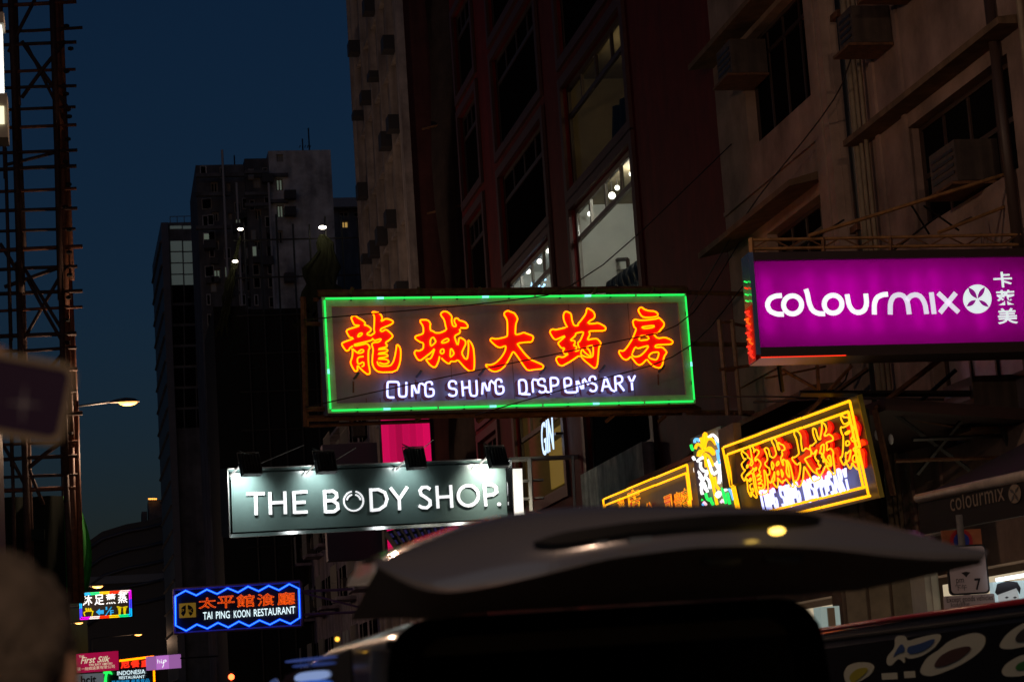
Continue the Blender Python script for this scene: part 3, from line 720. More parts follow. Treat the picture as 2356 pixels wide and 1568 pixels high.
# ---- traced outlines of the five brush characters
cA = crop(1340, 1200, 560, 2356); cB = crop(1880, 1200, 560, 2356); cC = crop(2400, 1180, 400, 1845)
LONG_U = [(300, 770), (250, 800), (235, 840), (190, 855), (160, 820), (115, 750), (120, 715), (315, 645), (290, 630), (245, 625), (190, 530), (205, 495), (400, 435), (415, 425), (330, 420), (310, 390), (270, 300), (290, 270), (340, 255), (375, 290), (460, 335), (515, 385), (490, 420), (540, 425), (610, 475), (600, 520), (545, 555), (540, 580), (610, 595), (620, 580), (670, 550), (655, 500), (660, 400), (665, 270), (625, 205), (640, 195), (740, 210), (790, 270), (795, 320), (770, 355), (810, 340), (850, 310), (930, 325), (985, 360), (960, 400), (870, 440), (780, 475), (760, 510), (790, 530), (855, 490), (900, 520), (965, 580), (970, 620), (900, 680), (845, 715), (880, 760), (870, 785), (740, 815), (725, 832), (860, 818), (890, 840), (870, 870), (740, 890), (720, 910), (860, 900), (895, 935), (860, 955), (740, 970), (720, 990), (860, 990), (915, 1030), (880, 1065), (820, 1075), (745, 1050)]
LONG_H = [(712, 1030), (725, 1085), (780, 1110), (930, 1105), (980, 1040), (1010, 940), (1030, 820), (1040, 735), (1095, 790), (1110, 880), (1095, 1060), (1030, 1205), (740, 1215), (660, 1150), (625, 1060), (630, 950), (645, 830), (615, 740), (650, 710), (740, 705), (780, 660), (760, 650), (670, 680), (640, 660), (625, 640)]
LONG_L = [(625, 665), (600, 680), (340, 740), (320, 755), (340, 770), (460, 745), (540, 725), (590, 790), (560, 850), (560, 1050), (590, 1200), (585, 1235), (545, 1250), (470, 1190), (410, 1130), (390, 1100), (375, 1110), (380, 1180), (345, 1200), (310, 1160), (255, 1050), (290, 960), (300, 850), (275, 800), (380, 890), (430, 890), (480, 870), (480, 835), (440, 830), (390, 870)]
LONG_E = [(480, 945), (400, 955), (375, 990), (380, 1060), (410, 1075), (480, 1030), (490, 1100), (450, 1115)]
LONG_Q = [(385, 610), (400, 565), (450, 550), (460, 570), (430, 600), (390, 615)]
CHENG = [(2110, 465), (2225, 470), (2240, 430), (2190, 365), (2090, 340), (2060, 300), (2015, 310), (2005, 360), (2050, 440), (1985, 440), (1960, 350), (1970, 270), (1900, 200), (1840, 185), (1790, 210), (1775, 245), (1840, 330), (1860, 430), (1880, 500), (1770, 550), (1690, 550), (1650, 520), (1605, 510), (1600, 430), (1610, 390), (1560, 330), (1440, 330), (1430, 360), (1485, 440), (1490, 555), (1440, 580), (1360, 600), (1340, 640), (1430, 705), (1490, 720), (1485, 820), (1410, 855), (1360, 840), (1330, 890), (1390, 1000), (1440, 1015), (1500, 970), (1630, 870), (1680, 805), (1650, 900), (1610, 985), (1550, 990), (1530, 1000), (1560, 1040), (1600, 1090), (1660, 1130), (1700, 1120), (1745, 1020), (1760, 945)]
CHENG2 = [(1790, 970), (1830, 1015), (1900, 1065), (1930, 1065), (1950, 1025), (2010, 1035), (2070, 1005), (2110, 1050), (2180, 1130), (2260, 1195), (2330, 1190), (2345, 1130), (2345, 950), (2330, 800), (2290, 710), (2230, 660), (2250, 760), (2240, 900), (2225, 995), (2180, 980), (2130, 890), (2170, 800), (2200, 740), (2195, 680), (2120, 630), (2085, 640), (2080, 700), (2065, 765), (2030, 680), (2010, 600), (2090, 560), (2110, 530), (2095, 485)]
CHENG_H = [[(1600, 690), (1620, 640), (1655, 620), (1680, 660), (1700, 700), (1650, 750), (1610, 775)], [(1790, 720), (1810, 680), (1890, 640), (1915, 660), (1910, 690), (1850, 715)], [(1770, 880), (1780, 830), (1830, 820), (1835, 880), (1800, 905)], [(1940, 960), (1940, 870), (1950, 805), (1985, 850), (2005, 900), (1970, 940)]]
DA = [(620, 320), (570, 240), (585, 200), (640, 175), (680, 195), (745, 215), (795, 290), (800, 330), (770, 400), (760, 560), (780, 580), (850, 565), (905, 540), (960, 565), (1050, 595), (1070, 630), (1040, 705), (960, 705), (790, 725), (820, 770), (920, 900), (1020, 1000), (1120, 1040), (1230, 1090), (1235, 1130), (1215, 1155), (1090, 1165), (970, 1185), (900, 1100), (830, 990), (750, 880), (720, 865), (690, 930), (600, 1095), (520, 1170), (430, 1205), (350, 1185), (270, 1110), (265, 1080), (340, 1090), (430, 1060), (530, 960), (590, 860), (605, 790), (595, 765), (510, 800), (450, 780), (380, 720), (335, 670), (360, 635), (440, 655), (620, 615), (630, 580), (630, 400)]
YAO = [(1645, 450), (1620, 430), (1580, 340), (1570, 260), (1590, 200), (1630, 190), (1700, 225), (1710, 290), (1720, 350), (1750, 430), (1830, 425), (1810, 405), (1870, 340), (1950, 230), (1965, 145), (1985, 135), (2080, 190), (2105, 260), (2085, 310), (2010, 350), (1975, 395), (2080, 395), (2160, 380), (2270, 440), (2290, 480), (2260, 515), (2120, 515), (1995, 520), (2020, 570), (1990, 630), (1975, 670), (2060, 650), (2140, 645), (2200, 710), (2200, 750), (2170, 790), (2160, 900), (2150, 1050), (2130, 1130), (2085, 1145), (2020, 1090), (1920, 1010), (1850, 920), (1700, 1025), (1600, 1080), (1550, 1105), (1490, 1085), (1445, 1000), (1460, 960), (1500, 945), (1560, 965), (1650, 910), (1640, 895), (1590, 910), (1560, 850), (1590, 820), (1580, 800), (1540, 810), (1480, 730), (1490, 710), (1600, 610), (1590, 600), (1480, 650), (1440, 665), (1400, 640), (1340, 540), (1360, 500), (1400, 485), (1440, 500)]
YAO_H = [[(1690, 670), (1780, 590), (1775, 555), (1910, 530), (1905, 570), (1850, 690), (1815, 710), (1820, 760), (1845, 810), (1830, 840), (1780, 860), (1765, 840), (1800, 800), (1780, 770), (1735, 765), (1770, 720), (1760, 680), (1700, 680)], [(1862, 900), (1885, 810), (1920, 870), (2010, 940), (2040, 935), (2010, 840), (1955, 795), (2000, 770), (2070, 760), (2075, 900), (2060, 960), (1960, 960), (1880, 925)]]
FANG_T = [(705, 290), (720, 240), (770, 220), (820, 265), (910, 290), (1010, 295), (1070, 340), (1060, 390), (940, 410), (810, 410), (760, 380)]
FANG = [(1060, 402), (1110, 430), (1185, 510), (1180, 570), (1100, 660), (1070, 700), (980, 715), (1065, 800), (1190, 775), (1290, 810), (1350, 855), (1320, 905), (1180, 910), (1040, 915), (1010, 950), (1040, 965), (1150, 955), (1230, 1040), (1225, 1070), (1180, 1130), (1150, 1300), (1100, 1345), (1000, 1320), (910, 1240), (865, 1175), (790, 1260), (730, 1290), (680, 1270), (600, 1170), (575, 1125), (520, 1180), (470, 1195), (410, 1160), (345, 1060), (360, 1015), (430, 1035), (500, 960), (600, 800), (665, 640), (660, 605), (630, 590), (600, 480), (650, 440), (720, 465), (860, 460), (1080, 430)]
FANG_H = [[(770, 595), (790, 580), (1000, 555), (1000, 590), (830, 620)], [(735, 750), (870, 742), (915, 815), (715, 840)], [(590, 1080), (650, 950), (700, 985), (770, 960), (890, 930), (895, 950), (820, 1050), (740, 1120), (640, 1140), (595, 1110)], [(890, 1130), (950, 1060), (1070, 1045), (1090, 1070), (1060, 1170), (1030, 1195), (930, 1170)]]
RIBS = [(740, 815), (870, 800), (890, 850), (895, 935), (915, 1030), (880, 1065), (745, 1050), (715, 990), (715, 830)]
CHARS = [  # (tracing frame, [(tube, closed)], [(fill outline, holes)])
 (cA, [(LONG_U, 0), (LONG_H, 0), (LONG_L, 0), (LONG_E, 0), (LONG_Q, 1)],
  [(LONG_U[:LONG_U.index((610, 595))+1]+[(622, 655), (600, 680), (340, 740)], [LONG_Q]), (LONG_L[3:24], []),
   (LONG_U[LONG_U.index((610, 595)):LONG_U.index((740, 815))+1]+[(705, 840)]+LONG_H, []), (RIBS, [])]),
 (cA, [(CHENG, 0), (CHENG2, 0)]+[(h, 1) for h in CHENG_H], [(CHENG+CHENG2, CHENG_H)]),
 (cB, [(DA, 1)], [(DA, [])]),
 (cB, [(YAO, 1)]+[(h, 1) for h in YAO_H], [(YAO, YAO_H)]),
 (cC, [(FANG_T, 1), (FANG, 1)]+[(h, 1) for h in FANG_H], [(FANG_T, []), (FANG, FANG_H)])]

# ---- main green framed neon sign
c1 = crop(1200, 1100, 1650, 2356)
S = MAIN = Sign([c1(122, 130), c1(2197, 108), c1(2255, 735), c1(155, 790)], 36)
S.root('neon_sign', 'large green framed neon sign with five red and yellow Chinese characters above English lettering', 'neon sign')
W, H = S.w/2, S.h/2
S.box(-W, W, .0, .34, -H, H, PANELG, 'panel')
RIM = mat('olive_rim_paint', (.5, .62, .48), .6, 0, .25, 3)
rw = .16
for a in ((-W, W, H-rw, H), (-W, W, -H, -H+rw)): S.box(a[0], a[1], -.05, -.002, a[2], a[3], RIM, 'rim')
for a in ((-W, -W+rw), (W-rw, W)): S.box(a[0], a[1], -.048, -.002, -H+rw+.001, H-rw-.001, RIM, 'rim')
# sheet joints of the panel
for i in range(1, 6): x = -W+2*W*i/6; S.box(x-.006, x+.006, -.004, -.0015, -H+rw, H-rw, mat('panel_joint', (.12, .11, .11), .7), 'joint')
def nrun(p, q, n, mt_, off, r, jit=.0):
    for i in range(n):
        a = i/n+.003; b = (i+1)/n-.003
        P = [(p[0]+(q[0]-p[0])*t, -off, p[1]+(q[1]-p[1])*t) for t in (a, (a+b)/2, b)]
        MB().tube(P, r, 8).build('neon_tube', mt_, S.r, True)
        if i % 2 == 1:
            e = [(p[0]+(q[0]-p[0])*t, -off-.004, p[1]+(q[1]-p[1])*t) for t in (a-.012*4/n, a+.02*4/n)]
            MB().tube(e, r*1.12, 8).build('electrode', N_CYN, S.r, True)
        x, z = P[1][0], P[1][2]
        MB().box(x-.012, x+.012, -off+r*.5, -.05, z-.03, z+.03).build('tube_support', DARK, S.r)
e = .035
nrun((-W+e, H-e), (W-e, H-e), 7, N_GRN, .1, .0165); nrun((-W+e, -H+e), (W-e, -H+e), 7, N_GRN, .1, .0165)
nrun((-W+e, -H+e*1.6), (-W+e, H-e*1.6), 3, N_GRN, .1, .0165); nrun((W-e, -H+e*1.6), (W-e, H-e*1.6), 3, N_GRN, .1, .0165)
OUT = []
for cf, tubes, fills in CHARS:
    ch = bpy.data.objects.new('character', None); col.objects.link(ch); ch.parent = S.r
    tl = []; fl = []
    for poly, holes in fills:
        P = [S.loc(*cf(*p), .09) for p in poly]; Hs = [[S.loc(*cf(*p), .09) for p in h] for h in holes]
        fl.append((P, Hs)); MB().prism(P, S.mp(), -.07, -.03, Hs).build('letter_face', REDLET, ch)
    for pts, cl in tubes:
        P = [S.loc(*cf(*p), .1) for p in pts]; tl.append((P, cl))
        S.tube(P, .0138, N_YEL, .1, bool(cl), 'neon_outline', 1, ch, 6, px=False)
    OUT.append((tl, fl))
cD = crop(1500, 1450, 1100, 2356)
ENG = [[[(165, 297), (115, 297), (105, 280), (107, 175), (115, 163), (195, 163), (205, 180), (205, 270), (215, 290), (260, 290), (270, 270), (268, 165)]],
 [[(318, 290), (318, 165), (370, 285), (380, 165), (430, 195)]], [[(490, 190), (485, 165), (450, 162), (430, 185), (432, 275), (450, 290), (490, 285), (505, 265), (500, 225), (465, 225)]],
 [[(695, 185), (690, 160), (650, 155), (632, 175), (635, 210), (650, 220), (690, 225), (700, 245), (695, 275), (670, 285), (640, 280), (632, 265)]],
 [[(745, 155), (755, 285)], [(755, 215), (805, 210)]], [[(808, 150), (815, 280), (860, 285), (875, 270), (868, 150)]], [[(918, 270), (925, 145), (975, 265), (985, 145), (1025, 180)]],
 [[(1085, 170), (1080, 145), (1050, 140), (1030, 160), (1035, 250), (1050, 268), (1085, 265), (1103, 245), (1098, 200), (1060, 205)]],
 [[(1240, 270), (1232, 160), (1240, 148), (1275, 145), (1295, 165), (1300, 240), (1285, 262), (1240, 268), (1330, 270)]], [[(1355, 255), (1345, 140), (1395, 150)]],
 [[(1455, 165), (1450, 140), (1420, 135), (1395, 155), (1400, 185), (1420, 195), (1455, 200), (1465, 225), (1455, 250), (1420, 255), (1405, 240)]],
 [[(1465, 245), (1505, 260), (1510, 255), (1502, 135), (1510, 128), (1555, 130), (1570, 150), (1568, 180), (1550, 195), (1510, 198)]],
 [[(1630, 200), (1680, 190), (1680, 145), (1660, 130), (1625, 135), (1620, 150), (1630, 245), (1650, 255), (1725, 252)]], [[(1735, 250), (1725, 130), (1785, 250), (1780, 120), (1830, 190)]],
 [[(1890, 150), (1885, 120), (1855, 115), (1835, 135), (1840, 165), (1860, 175), (1890, 185), (1900, 210), (1890, 240), (1860, 245), (1840, 230)]],
 [[(1945, 245), (1970, 125), (1980, 125), (2020, 230), (2055, 245)], [(1960, 205), (2010, 200)]],
 [[(2065, 240), (2055, 120), (2065, 110), (2105, 112), (2120, 130), (2115, 165), (2070, 180)], [(2090, 180), (2135, 240)]], [[(2170, 115), (2200, 170), (2228, 110)], [(2200, 170), (2205, 235)]]]
ENGL = []
for L in ENG:
    lt = bpy.data.objects.new('letter', None); col.objects.link(lt); lt.parent = S.r
    bk = MB()
    for st in L:
        P = [S.loc(*cD(*p), .09) for p in st]; ENGL.append(P)
        S.tube(P, .019, N_WHT, .09, False, 'neon_tube', 1, lt, 6, px=False)
        bk.ribbon([(x-.022, z-.02) for x, z in P], .055, S.mp(), -.006, -.002)
    bk.build('painted_letter', REDPNT, lt)
for x, y in ((315, 585), (672, 575), (1030, 565), (1380, 555), (1718, 545), (2058, 545)):     # standoffs with hanging leads
    a, b = S.loc(*c1(x, y), .1); MB().tube([(a, -.02, b), (a+.02, -.16, b+.03), (a+.05, -.2, b+.08)], .022, 5).build('standoff', mat('porcelain_standoff', (.05, .07, .1), .3), S.r)
    MB().tube([(a-.02, -.03, b-.05), (a-.03, -.03, b-.24)], .014, 4).build('rust_drip', mat('rust_stain', (.12, .05, .04), .8), S.r)
for x in (380, 460, 690, 850, 1560, 1700, 1850, 560, 1150):
    a, b = S.loc(*c1(x, 700), .03); MB().box(a-.008, a+.008, -.003, -.001, -H+rw, b).build('lead_wire', mat('stain_brown', (.16, .13, .11), .8), S.r)
# steel frame of angle bars round the sign
def fbar(p, q, wd, off, mt_=RUST):
    a = S.loc(*c1(*p), -off); b = S.loc(*c1(*q), -off); MB().bar((a[0], off, a[1]), (b[0], off, b[1]), wd).build('frame_bar', mt_, S.r)
for p, q, wd, off in (((75, 140), (2215, 78), .05, .38), ((100, 103), (2205, 78), .085, .12), ((18, 125), (35, 865), .07, .3), ((35, 275), (120, 280), .05, .2), ((40, 765), (140, 762), .06, .2),
                      ((40, 818), (2280, 765), .075, .3), ((30, 858), (740, 832), .05, .55), ((1000, 812), (2180, 790), .035, .55), ((120, 165), (135, 800), .05, .42), ((2240, 745), (2290, 765), .05, .3)):
    fbar(p, q, wd, off)
for x in (330, 700, 1060, 1420, 1790, 2090): fbar((x, 800), (x-45, 838), .045, .4)
for x in (300, 680, 1030, 1400, 1690, 2020): fbar((x, 70), (x-14, 110), .045, .05)
for z in (H+.1, -H-.1, .15):                                   # arms back to the wall
    a = S.M @ Vector((W-.05, .3, z)); b = Vector((FX, 37.0, a.z)); i = S.M.inverted(); MB().bar(i @ a, i @ b, .06).build('wall_arm', RUST, S.r)

# ladder like bracket standing right of the green sign
t = thing('sign_bracket', 'pair of rusty upright steel bars with rungs between the two hanging signs', 'bracket', (10.7, 35, 5)); at = At(t)
for px in (1660, 1690):
    a = onY(px-6, 735, 35); b = onY(px+14, 955, 35); at.put(MB().bar(a, b, .055), 'upright', mat('tan_steel', (.25, .17, .1), .7, 0, .4, 6))
for py in (742, 852): a = onY(1655+(py-742)*.09, py, 35); b = onY(1686+(py-742)*.09, py-2, 35); at.put(MB().bar(a, b, .035), 'rung', RUST)
for py in (745, 950): a = onY(1690, py, 35); at.put(MB().bar(a, (FX, 35.8, a.z), .04), 'wall_arm', RUST)

# ---- dark green shop sign with floodlights
c2 = crop(850, 1650, 1350, 2356)
S = Sign([c2(92, 392), c2(2110, 318), c2(2110, 760), c2(105, 875)], 50)
S.root('shop_sign', 'long dark green sign reading THE BODY SHOP in white under four floodlights', 'shop sign')
W, H = S.w/2, S.h/2
TEAL = mat('teal_sign_panel', (.055, .082, .078), .22, 0, .15, 1.5, .06, 3)
tw = .105
S.box(-W, W, .22, .5, -H, H, DARK, 'back_box')
S.box(-W+tw, W-tw, .12, .218, -H+tw, H-tw, TEAL, 'panel')
for a in (((-W, .0), (W, .0), (W-tw, .16), (-W+tw, .16), H, H, H-tw, H-tw), ((-W, .0), (W, .0), (W-tw, .16), (-W+tw, .16), -H, -H, -H+tw, -H+tw)):
    m = MB(); P = [(a[i][0], a[i][1], a[4+i]) for i in range(4)]; m.quad(*P); m.quad(*[(x, y+.06 if y else y+.22, z) for x, y, z in P]); m.build('mirror_trim', CHROME, S.r)
for sx in (-1, 1):
    MB().quad((sx*W, 0, -H), (sx*W, 0, H), (sx*(W-tw), .16, H-tw), (sx*(W-tw), .16, -H+tw)).build('mirror_trim', CHROME, S.r)
    MB().box(min(sx*W, sx*(W+.02)), max(sx*W, sx*(W+.02)), 0, .5, -H, H).build('side_face', STEEL, S.r)
for z in (-H, H-.012): MB().box(-W, W, 0.001, .5, z-.012 if z < 0 else z+.001, z if z < 0 else z+.026).build('edge_strip', STEEL, S.r)
LW = .07
SIGNW = emat('lit_letter_white', (.97, .98, 1.0), .8)
BS = [[[(240, 565), (365, 562)], [(303, 565), (307, 712)]], [[(402, 552), (407, 710)], [(506, 547), (511, 706)], [(405, 628), (510, 622)]],
 [[(568, 548), (575, 703)], [(562, 556), (662, 550)], [(572, 626), (650, 622)], [(575, 694), (665, 690)]],
 [[(783, 538), (790, 697)], [(785, 549), (840, 545), (866, 560), (870, 588), (845, 610), (788, 614)], [(840, 612), (874, 634), (878, 668), (850, 688), (790, 690)]],
 [arc(987, 615, 68, 68, -78, 258, 26), arc(985, 616, 46, 46, 190, 258, 8), arc(990, 616, 46, 46, -78, -10, 8)],
 [[(1105, 526), (1113, 688)], [(1106, 538), (1160, 534), (1205, 556), (1220, 600), (1207, 645), (1165, 674), (1112, 680)]],
 [[(1243, 522), (1305, 602)], [(1362, 516), (1304, 604)], [(1304, 596), (1308, 678)]],
 [[(1522, 532), (1498, 518), (1468, 520), (1450, 542), (1458, 570), (1490, 590), (1520, 612), (1522, 642), (1498, 662), (1465, 660), (1443, 648)]],
 [[(1568, 508), (1577, 666)], [(1664, 503), (1673, 661)], [(1573, 588), (1668, 583)]], [ring(1787, 577, 70, 70, 28)+['c']],
 [[(1897, 492), (1910, 652)], [(1899, 504), (1955, 500), (1982, 520), (1984, 552), (1958, 572), (1905, 577)]], [ring(2003, 637, 7, 7, 10)+['c']]]
for i, L in enumerate(BS):
    st = [[q if q == 'c' else c2(*q) for q in s] for s in L]
    S.rib(st, LW*(.5 if i == 11 else .5 if i == 4 else 1), SIGNW, -.085, .03, 'letter' if i != 4 else 'round_logo')
FL = [(262, 365, 1300), (787, 350, 620), (1415, 322, 420), (1985, 312, 1700)]
for i, (x, y, en) in enumerate(FL):
    a, b = S.loc(*c2(x, y), .55)
    f = bpy.data.objects.new('floodlight', None); col.objects.link(f); f.parent = S.r; f.location = (a, -.55, b); f.rotation_euler = (R(-22), 0, R(random.uniform(-5, 5)))
    MB().box(-.235, .235, -.09, .09, -.24, .24).build('housing', DARK, f)
    for k in range(6): MB().box(-.2+k*.075, -.185+k*.075, -.15, -.091, -.2, .2).build('cooling_fin', DARK, f)
    MB().box(-.2, .2, .091, .1, -.2, .2).build('lens', emat('flood_lens', (.95, 1.0, 1.0), 6.0), f)
    MB().tube([(-.26, 0, .05), (-.26, 0, .3), (.26, 0, .3), (.26, 0, .05)], .018, 5).build('yoke', STEEL, f)
    MB().tube([(.0, 0, .3), (.15, .3, .3), (-.25, .62, .0)], .025, 5).build('arm', STEEL, f)
    MB().tube([(-.1, -.05, .24), (-.2, .1, .42), (.1, .3, .4), (.2, .5, .1)], .012, 4).build('cable', DARK, f)
    light('flood_light', 'SPOT', en*.27, (.93, 1.0, .98) if i < 3 else (1, .95, .82), (a, -.40, b-.12), S.r, spot_size=R(120), spot_blend=.9, shadow_soft_size=.12, target=(a, .12, b-.62))
# right hand bracket with a lit white strip
x0 = W+.1
for dx, wd in ((.55, .09), (1.75, .06)):
    MB().bar((W+dx, .1, -H+.25), (W+dx, .1, H), wd).build('bracket_bar', mat('cream_steel', (.5, .46, .38), .5), S.r)
MB().bar((W, .1, H-.03), (W+3.2, .3, H-.02), .08).build('bracket_bar', MATS['cream_steel'], S.r)
for z in (H-.55, -H+.55): MB().bar((W, .1, z), (W+.9, .1, z), .05).build('bracket_bar', MATS['cream_steel'], S.r)
S.box(W+.06, W+.28, .0, .12, -H+.12, H-.25, emat('strip_light_white', (1, .96, .86), 1.0), 'strip_light')
MB().bar((W+1.9, .2, -H+.2), (W+3.4, .4, H-.1), .05).build('bracket_bar', MATS['cream_steel'], S.r)
for (xa, ya, xb, yb, r_) in ((330, 355, 640, 225, .012), (860, 330, 1000, 245, .012), (1480, 240, 1540, 190, .012)):
    a = S.loc(*c2(xa, ya), .1); b = S.loc(*c2(xb, yb), -.8); MB().tube([(a[0], -.1, a[1]), (b[0], .8, b[1])], r_, 4).build('stay_wire', STEEL, S.r)

# ---- magenta backlit sign
c3 = crop(2880, 900, 1216, 2356)
S = CM = Sign([c3(248, 280), c3(2390, 246), c3(2456, 905), c3(310, 950)], 25)
S.root('lightbox_sign', 'magenta backlit box sign with white rounded lettering at the right edge', 'lightbox sign')
W, H = S.w/2, S.h/2
S.box(-W, W, .0, .012, -H, H, translucent('magenta_acrylic', (.82, .003, .70)), 'panel')
m = MB(); q = [(-W, .013, -H), (W, .013, -H), (W, .013, H), (-W, .013, H)]; k = [(x, .29, z) for x, y, z in q]
m.add(q+k, [(4, 5, 6, 7), (0, 1, 5, 4), (1, 2, 6, 5), (2, 3, 7, 6), (3, 0, 4, 7)]); m.build('light_box', mat('white_box_lining', (.75, .75, .75), .7), S.r)
TUBEW = emat('fluorescent_tube', (1.0, .96, 1.0), 3.0); TUBED = emat('dim_fluorescent_tube', (1.0, .96, 1.0), 1.5)
nT = 13
for i in range(nT):
    x = -W+.16+(2*W-.3)*i/(nT-1)+random.uniform(-.03, .03); dm = i in (1, 6, 9, 11, 12)
    MB().tube([(x, .11, -H+.14+random.uniform(0, .06)), (x, .11, H-.13-random.uniform(0, .05))], .02, 8).build('fluorescent_tube', TUBED if dm else TUBEW, S.r, True)
FRB = mat('dark_sign_frame', (.05, .035, .035), .35, .3)
for a in ((-W-.05, W+.1, H+.002, H+.1), (-W-.05, W+.1, -H-.09, -H-.002)): S.box(a[0], a[1], -.05, .3, a[2], a[3], FRB, 'frame')
S.box(-W-.06, -W-.002, -.052, .3, -H-.092, H+.102, mat('side_mirror_steel', (.5, .48, .5), .15, .9), 'frame')
S.box(-W-.02, W+.1, -.1, .42, -H-.14, -H-.093, FRB, 'lower_rail'); S.box(-W-.02, -W+1.05, -.105, -.101, -H-.142, -H-.13, N_RED, 'red_tube')
CMX = [[[(480, 545), (430, 548), (385, 570), (365, 615), (385, 665), (440, 690), (495, 690)]], [ring(563, 617, 70, 70)+['c']], [[(665, 495), (678, 530), (690, 600), (715, 660), (760, 685), (815, 686)]],
 [ring(877, 612, 69, 69)+['c']], [[(985, 535), (1000, 620), (1030, 665), (1075, 680), (1120, 660), (1138, 610), (1130, 530)]], [[(1197, 692), (1195, 610), (1215, 560), (1260, 538), (1302, 535)]],
 [[(1320, 692), (1320, 600), (1345, 550), (1390, 536), (1430, 552), (1455, 600), (1467, 690)], [(1450, 585), (1475, 548), (1520, 536), (1560, 555), (1590, 610), (1602, 688)]], [[(1638, 520), (1660, 688)]], [[(1690, 525), (1850, 675)], [(1828, 525), (1705, 678)]]]
for i, L in enumerate(CMX):
    st = [[q if q == 'c' else c3(*q) for q in s] for s in L]
    st = [s if s[-1] == 'c' else [tuple(v)[:2] for v in smooth_poly([(*p, 0) for p in s], False, 1)] if len(s) > 2 else s for s in st]
    S.rib(st, .062, PRINTW if i < 6 else emat('backlit_white_dim', (.82, .76, .92), .85), .006, .005)
lc = [S.loc(*c3(*p), .006) for p in ring(1995, 572, 110, 112, 40)]
lg = MB().prism(lc, S.mp(), -.006, -.001).build('round_logo', emat('backlit_pale', (.75, .84, .86), .95), S.r)
MAGP = emat('magenta_print', (.28, .003, .24), .7)
for a, l0, l1, wd in ((232, .04, 1.04, .34), (302, .04, 1.0, .30), (35, .12, .98, .26), (145, .12, .92, .30)):
    P = []
    for i in range(13):
        u = i/12; rr = 110*(l0+(l1-l0)*u); off = 110*wd*.5*math.sin(math.pi*u)
        P.append((rr, off))
    P = P+[(r_, -o_) for r_, o_ in reversed(P[1:-1])]; ca, sa = math.cos(R(a)), math.sin(R(a))
    pts = [S.loc(*c3(1995+r_*ca-o_*sa, 572+r_*sa+o_*ca), .009) for r_, o_ in P]; MB().prism(pts, S.mp(), -.009, -.0065).build('petal', MAGP, lg)
for ch, bx in (('卡', (2125, 485, 2270, 365)), ('萊', (2145, 622, 2295, 505)), ('美', (2155, 768, 2312, 645))):
    S.text(ch, (c3(bx[0], bx[1]), c3(bx[2], bx[1]-6), c3(bx[0], bx[3])), MATS['backlit_pale'], .006, 'character', offset=.022)
# lattice girder on top and stays
def sp(p, off): a = S.loc(*c3(*p), -off); return (a[0], off, a[1])
GOLD = mat('ochre_steel', (.33, .17, .06), .65, .1, .5, 7)
for off in (.05, .35):
    for ya, yb in ((115, 88), (185, 165)):
        MB().tube([sp((245, ya), off), sp((800, ya-10), off), sp((2330, yb-14), off)], .021, 6).build('girder_chord', GOLD if off < .2 else RUST, S.r)
    n = 15
    for i in range(n):
        x0, x1 = 260+2050*i/n, 260+2050*(i+1)/n; y0, y1 = (110, 178) if i % 2 else (180, 105)
        MB().tube([sp((x0, y0-x0*.012), off), sp((x1, y1-x1*.012), off)], .011, 5).build('girder_lacing', RUST, S.r)
MB().bar(sp((240, 100), .05), sp((248, 230), .05), .05).build('girder_post', GOLD, S.r)
for x in (800, 1320): MB().bar(sp((x, 95), .05), sp((x+3, 215), .05), .04).build('girder_post', RUST, S.r)
MB().tube([sp((690, 82), .0), sp((2330, -430), .3)], .024, 6).build('stay_pipe', GOLD, S.r); MB().tube([sp((1690, 60), .3), sp((2330, -190), .6)], .022, 6).build('stay_pipe', GOLD, S.r)
MB().tube([sp((2085, -1744), .1), sp((2318, 240), .1)], .075, 8).build('stay_post', mat('dark_brown_post', (.055, .035, .03), .5), S.r, True)
for p, q in (((500, 250), (960, -40)), ((1320, 215), (1700, -80)), ((1700, 60), (1950, -60)), ((1580, -150), (1850, 40)), ((1480, -160), (1620, 70))): MB().tube([sp(p, .5), sp(q, .9)], .014, 5).build('stay_rod', DARK, S.r)

# neon reflections in the mirrored left side, added as glowing tubes and a panel
for i in range(7):
    z = -H-.12+i*.085; y0 = .0+.04*(i % 2)
    MB().tube([(-W-.085, y0, z), (-W-.09, y0+.1, z+.05), (-W-.085, y0+.05, z+.08), (-W-.085, y0+.2, z+.1)], .013, 5).build('side_reflection_tube', N_RED if i not in (2, 5) else N_ORG, S.r, True)
for i in range(4): MB().tube([(-W-.085, .02, H-.5+i*.08), (-W-.085, .14, H-.46+i*.08)], .01, 5).build('side_reflection_tube', N_GRN if i != 2 else N_RED, S.r, True)
MB().box(-W-.068, -W-.061, -.03, .28, -H-.15, H-.55).build('side_reflection_panel', emat('red_side_reflection', (.85, .01, .005), .22), S.r)

# ---- tilted pair of yellow framed neon signs and the palm panel over the pavement
c4 = crop(2350, 1500, 1300, 2356)
def yframe(S, pairs=2):
    W, H = S.w/2, S.h/2
    for k, (d, mt_) in enumerate(((.05, N_YEL2), (.17, N_YEL2))):
        x, z = W-d, H-d
        for p, q, n in (((-x, z), (x, z), 3), ((x, z), (x, -z), 2), ((x, -z), (-x, -z), 3), ((-x, -z), (-x, z), 2)):
            for i in range(n):
                A = [(p[0]+(q[0]-p[0])*t, -.1-.02*(i % 2), p[1]+(q[1]-p[1])*t) for t in (i/n+.002, (i+.5)/n, (i+1)/n-.002)]
                MB().tube(A, .018, 6).build('neon_tube', mt_, S.r, True)
def panelbox(S, mt_, depth=.14, edge=None):
    W, H = S.w/2, S.h/2; S.box(-W, W, 0, depth, -H, H, mt_, 'panel')
    if edge: S.box(W+.002, W+.03, -.01, depth, -H, H, edge, 'side_edge')
S = YR = Sign([c4(1025, 490), c4(1950, 145), c4(2125, 885), c4(1151, 1113)], 28.3, R(-88), (0, 6, 6))
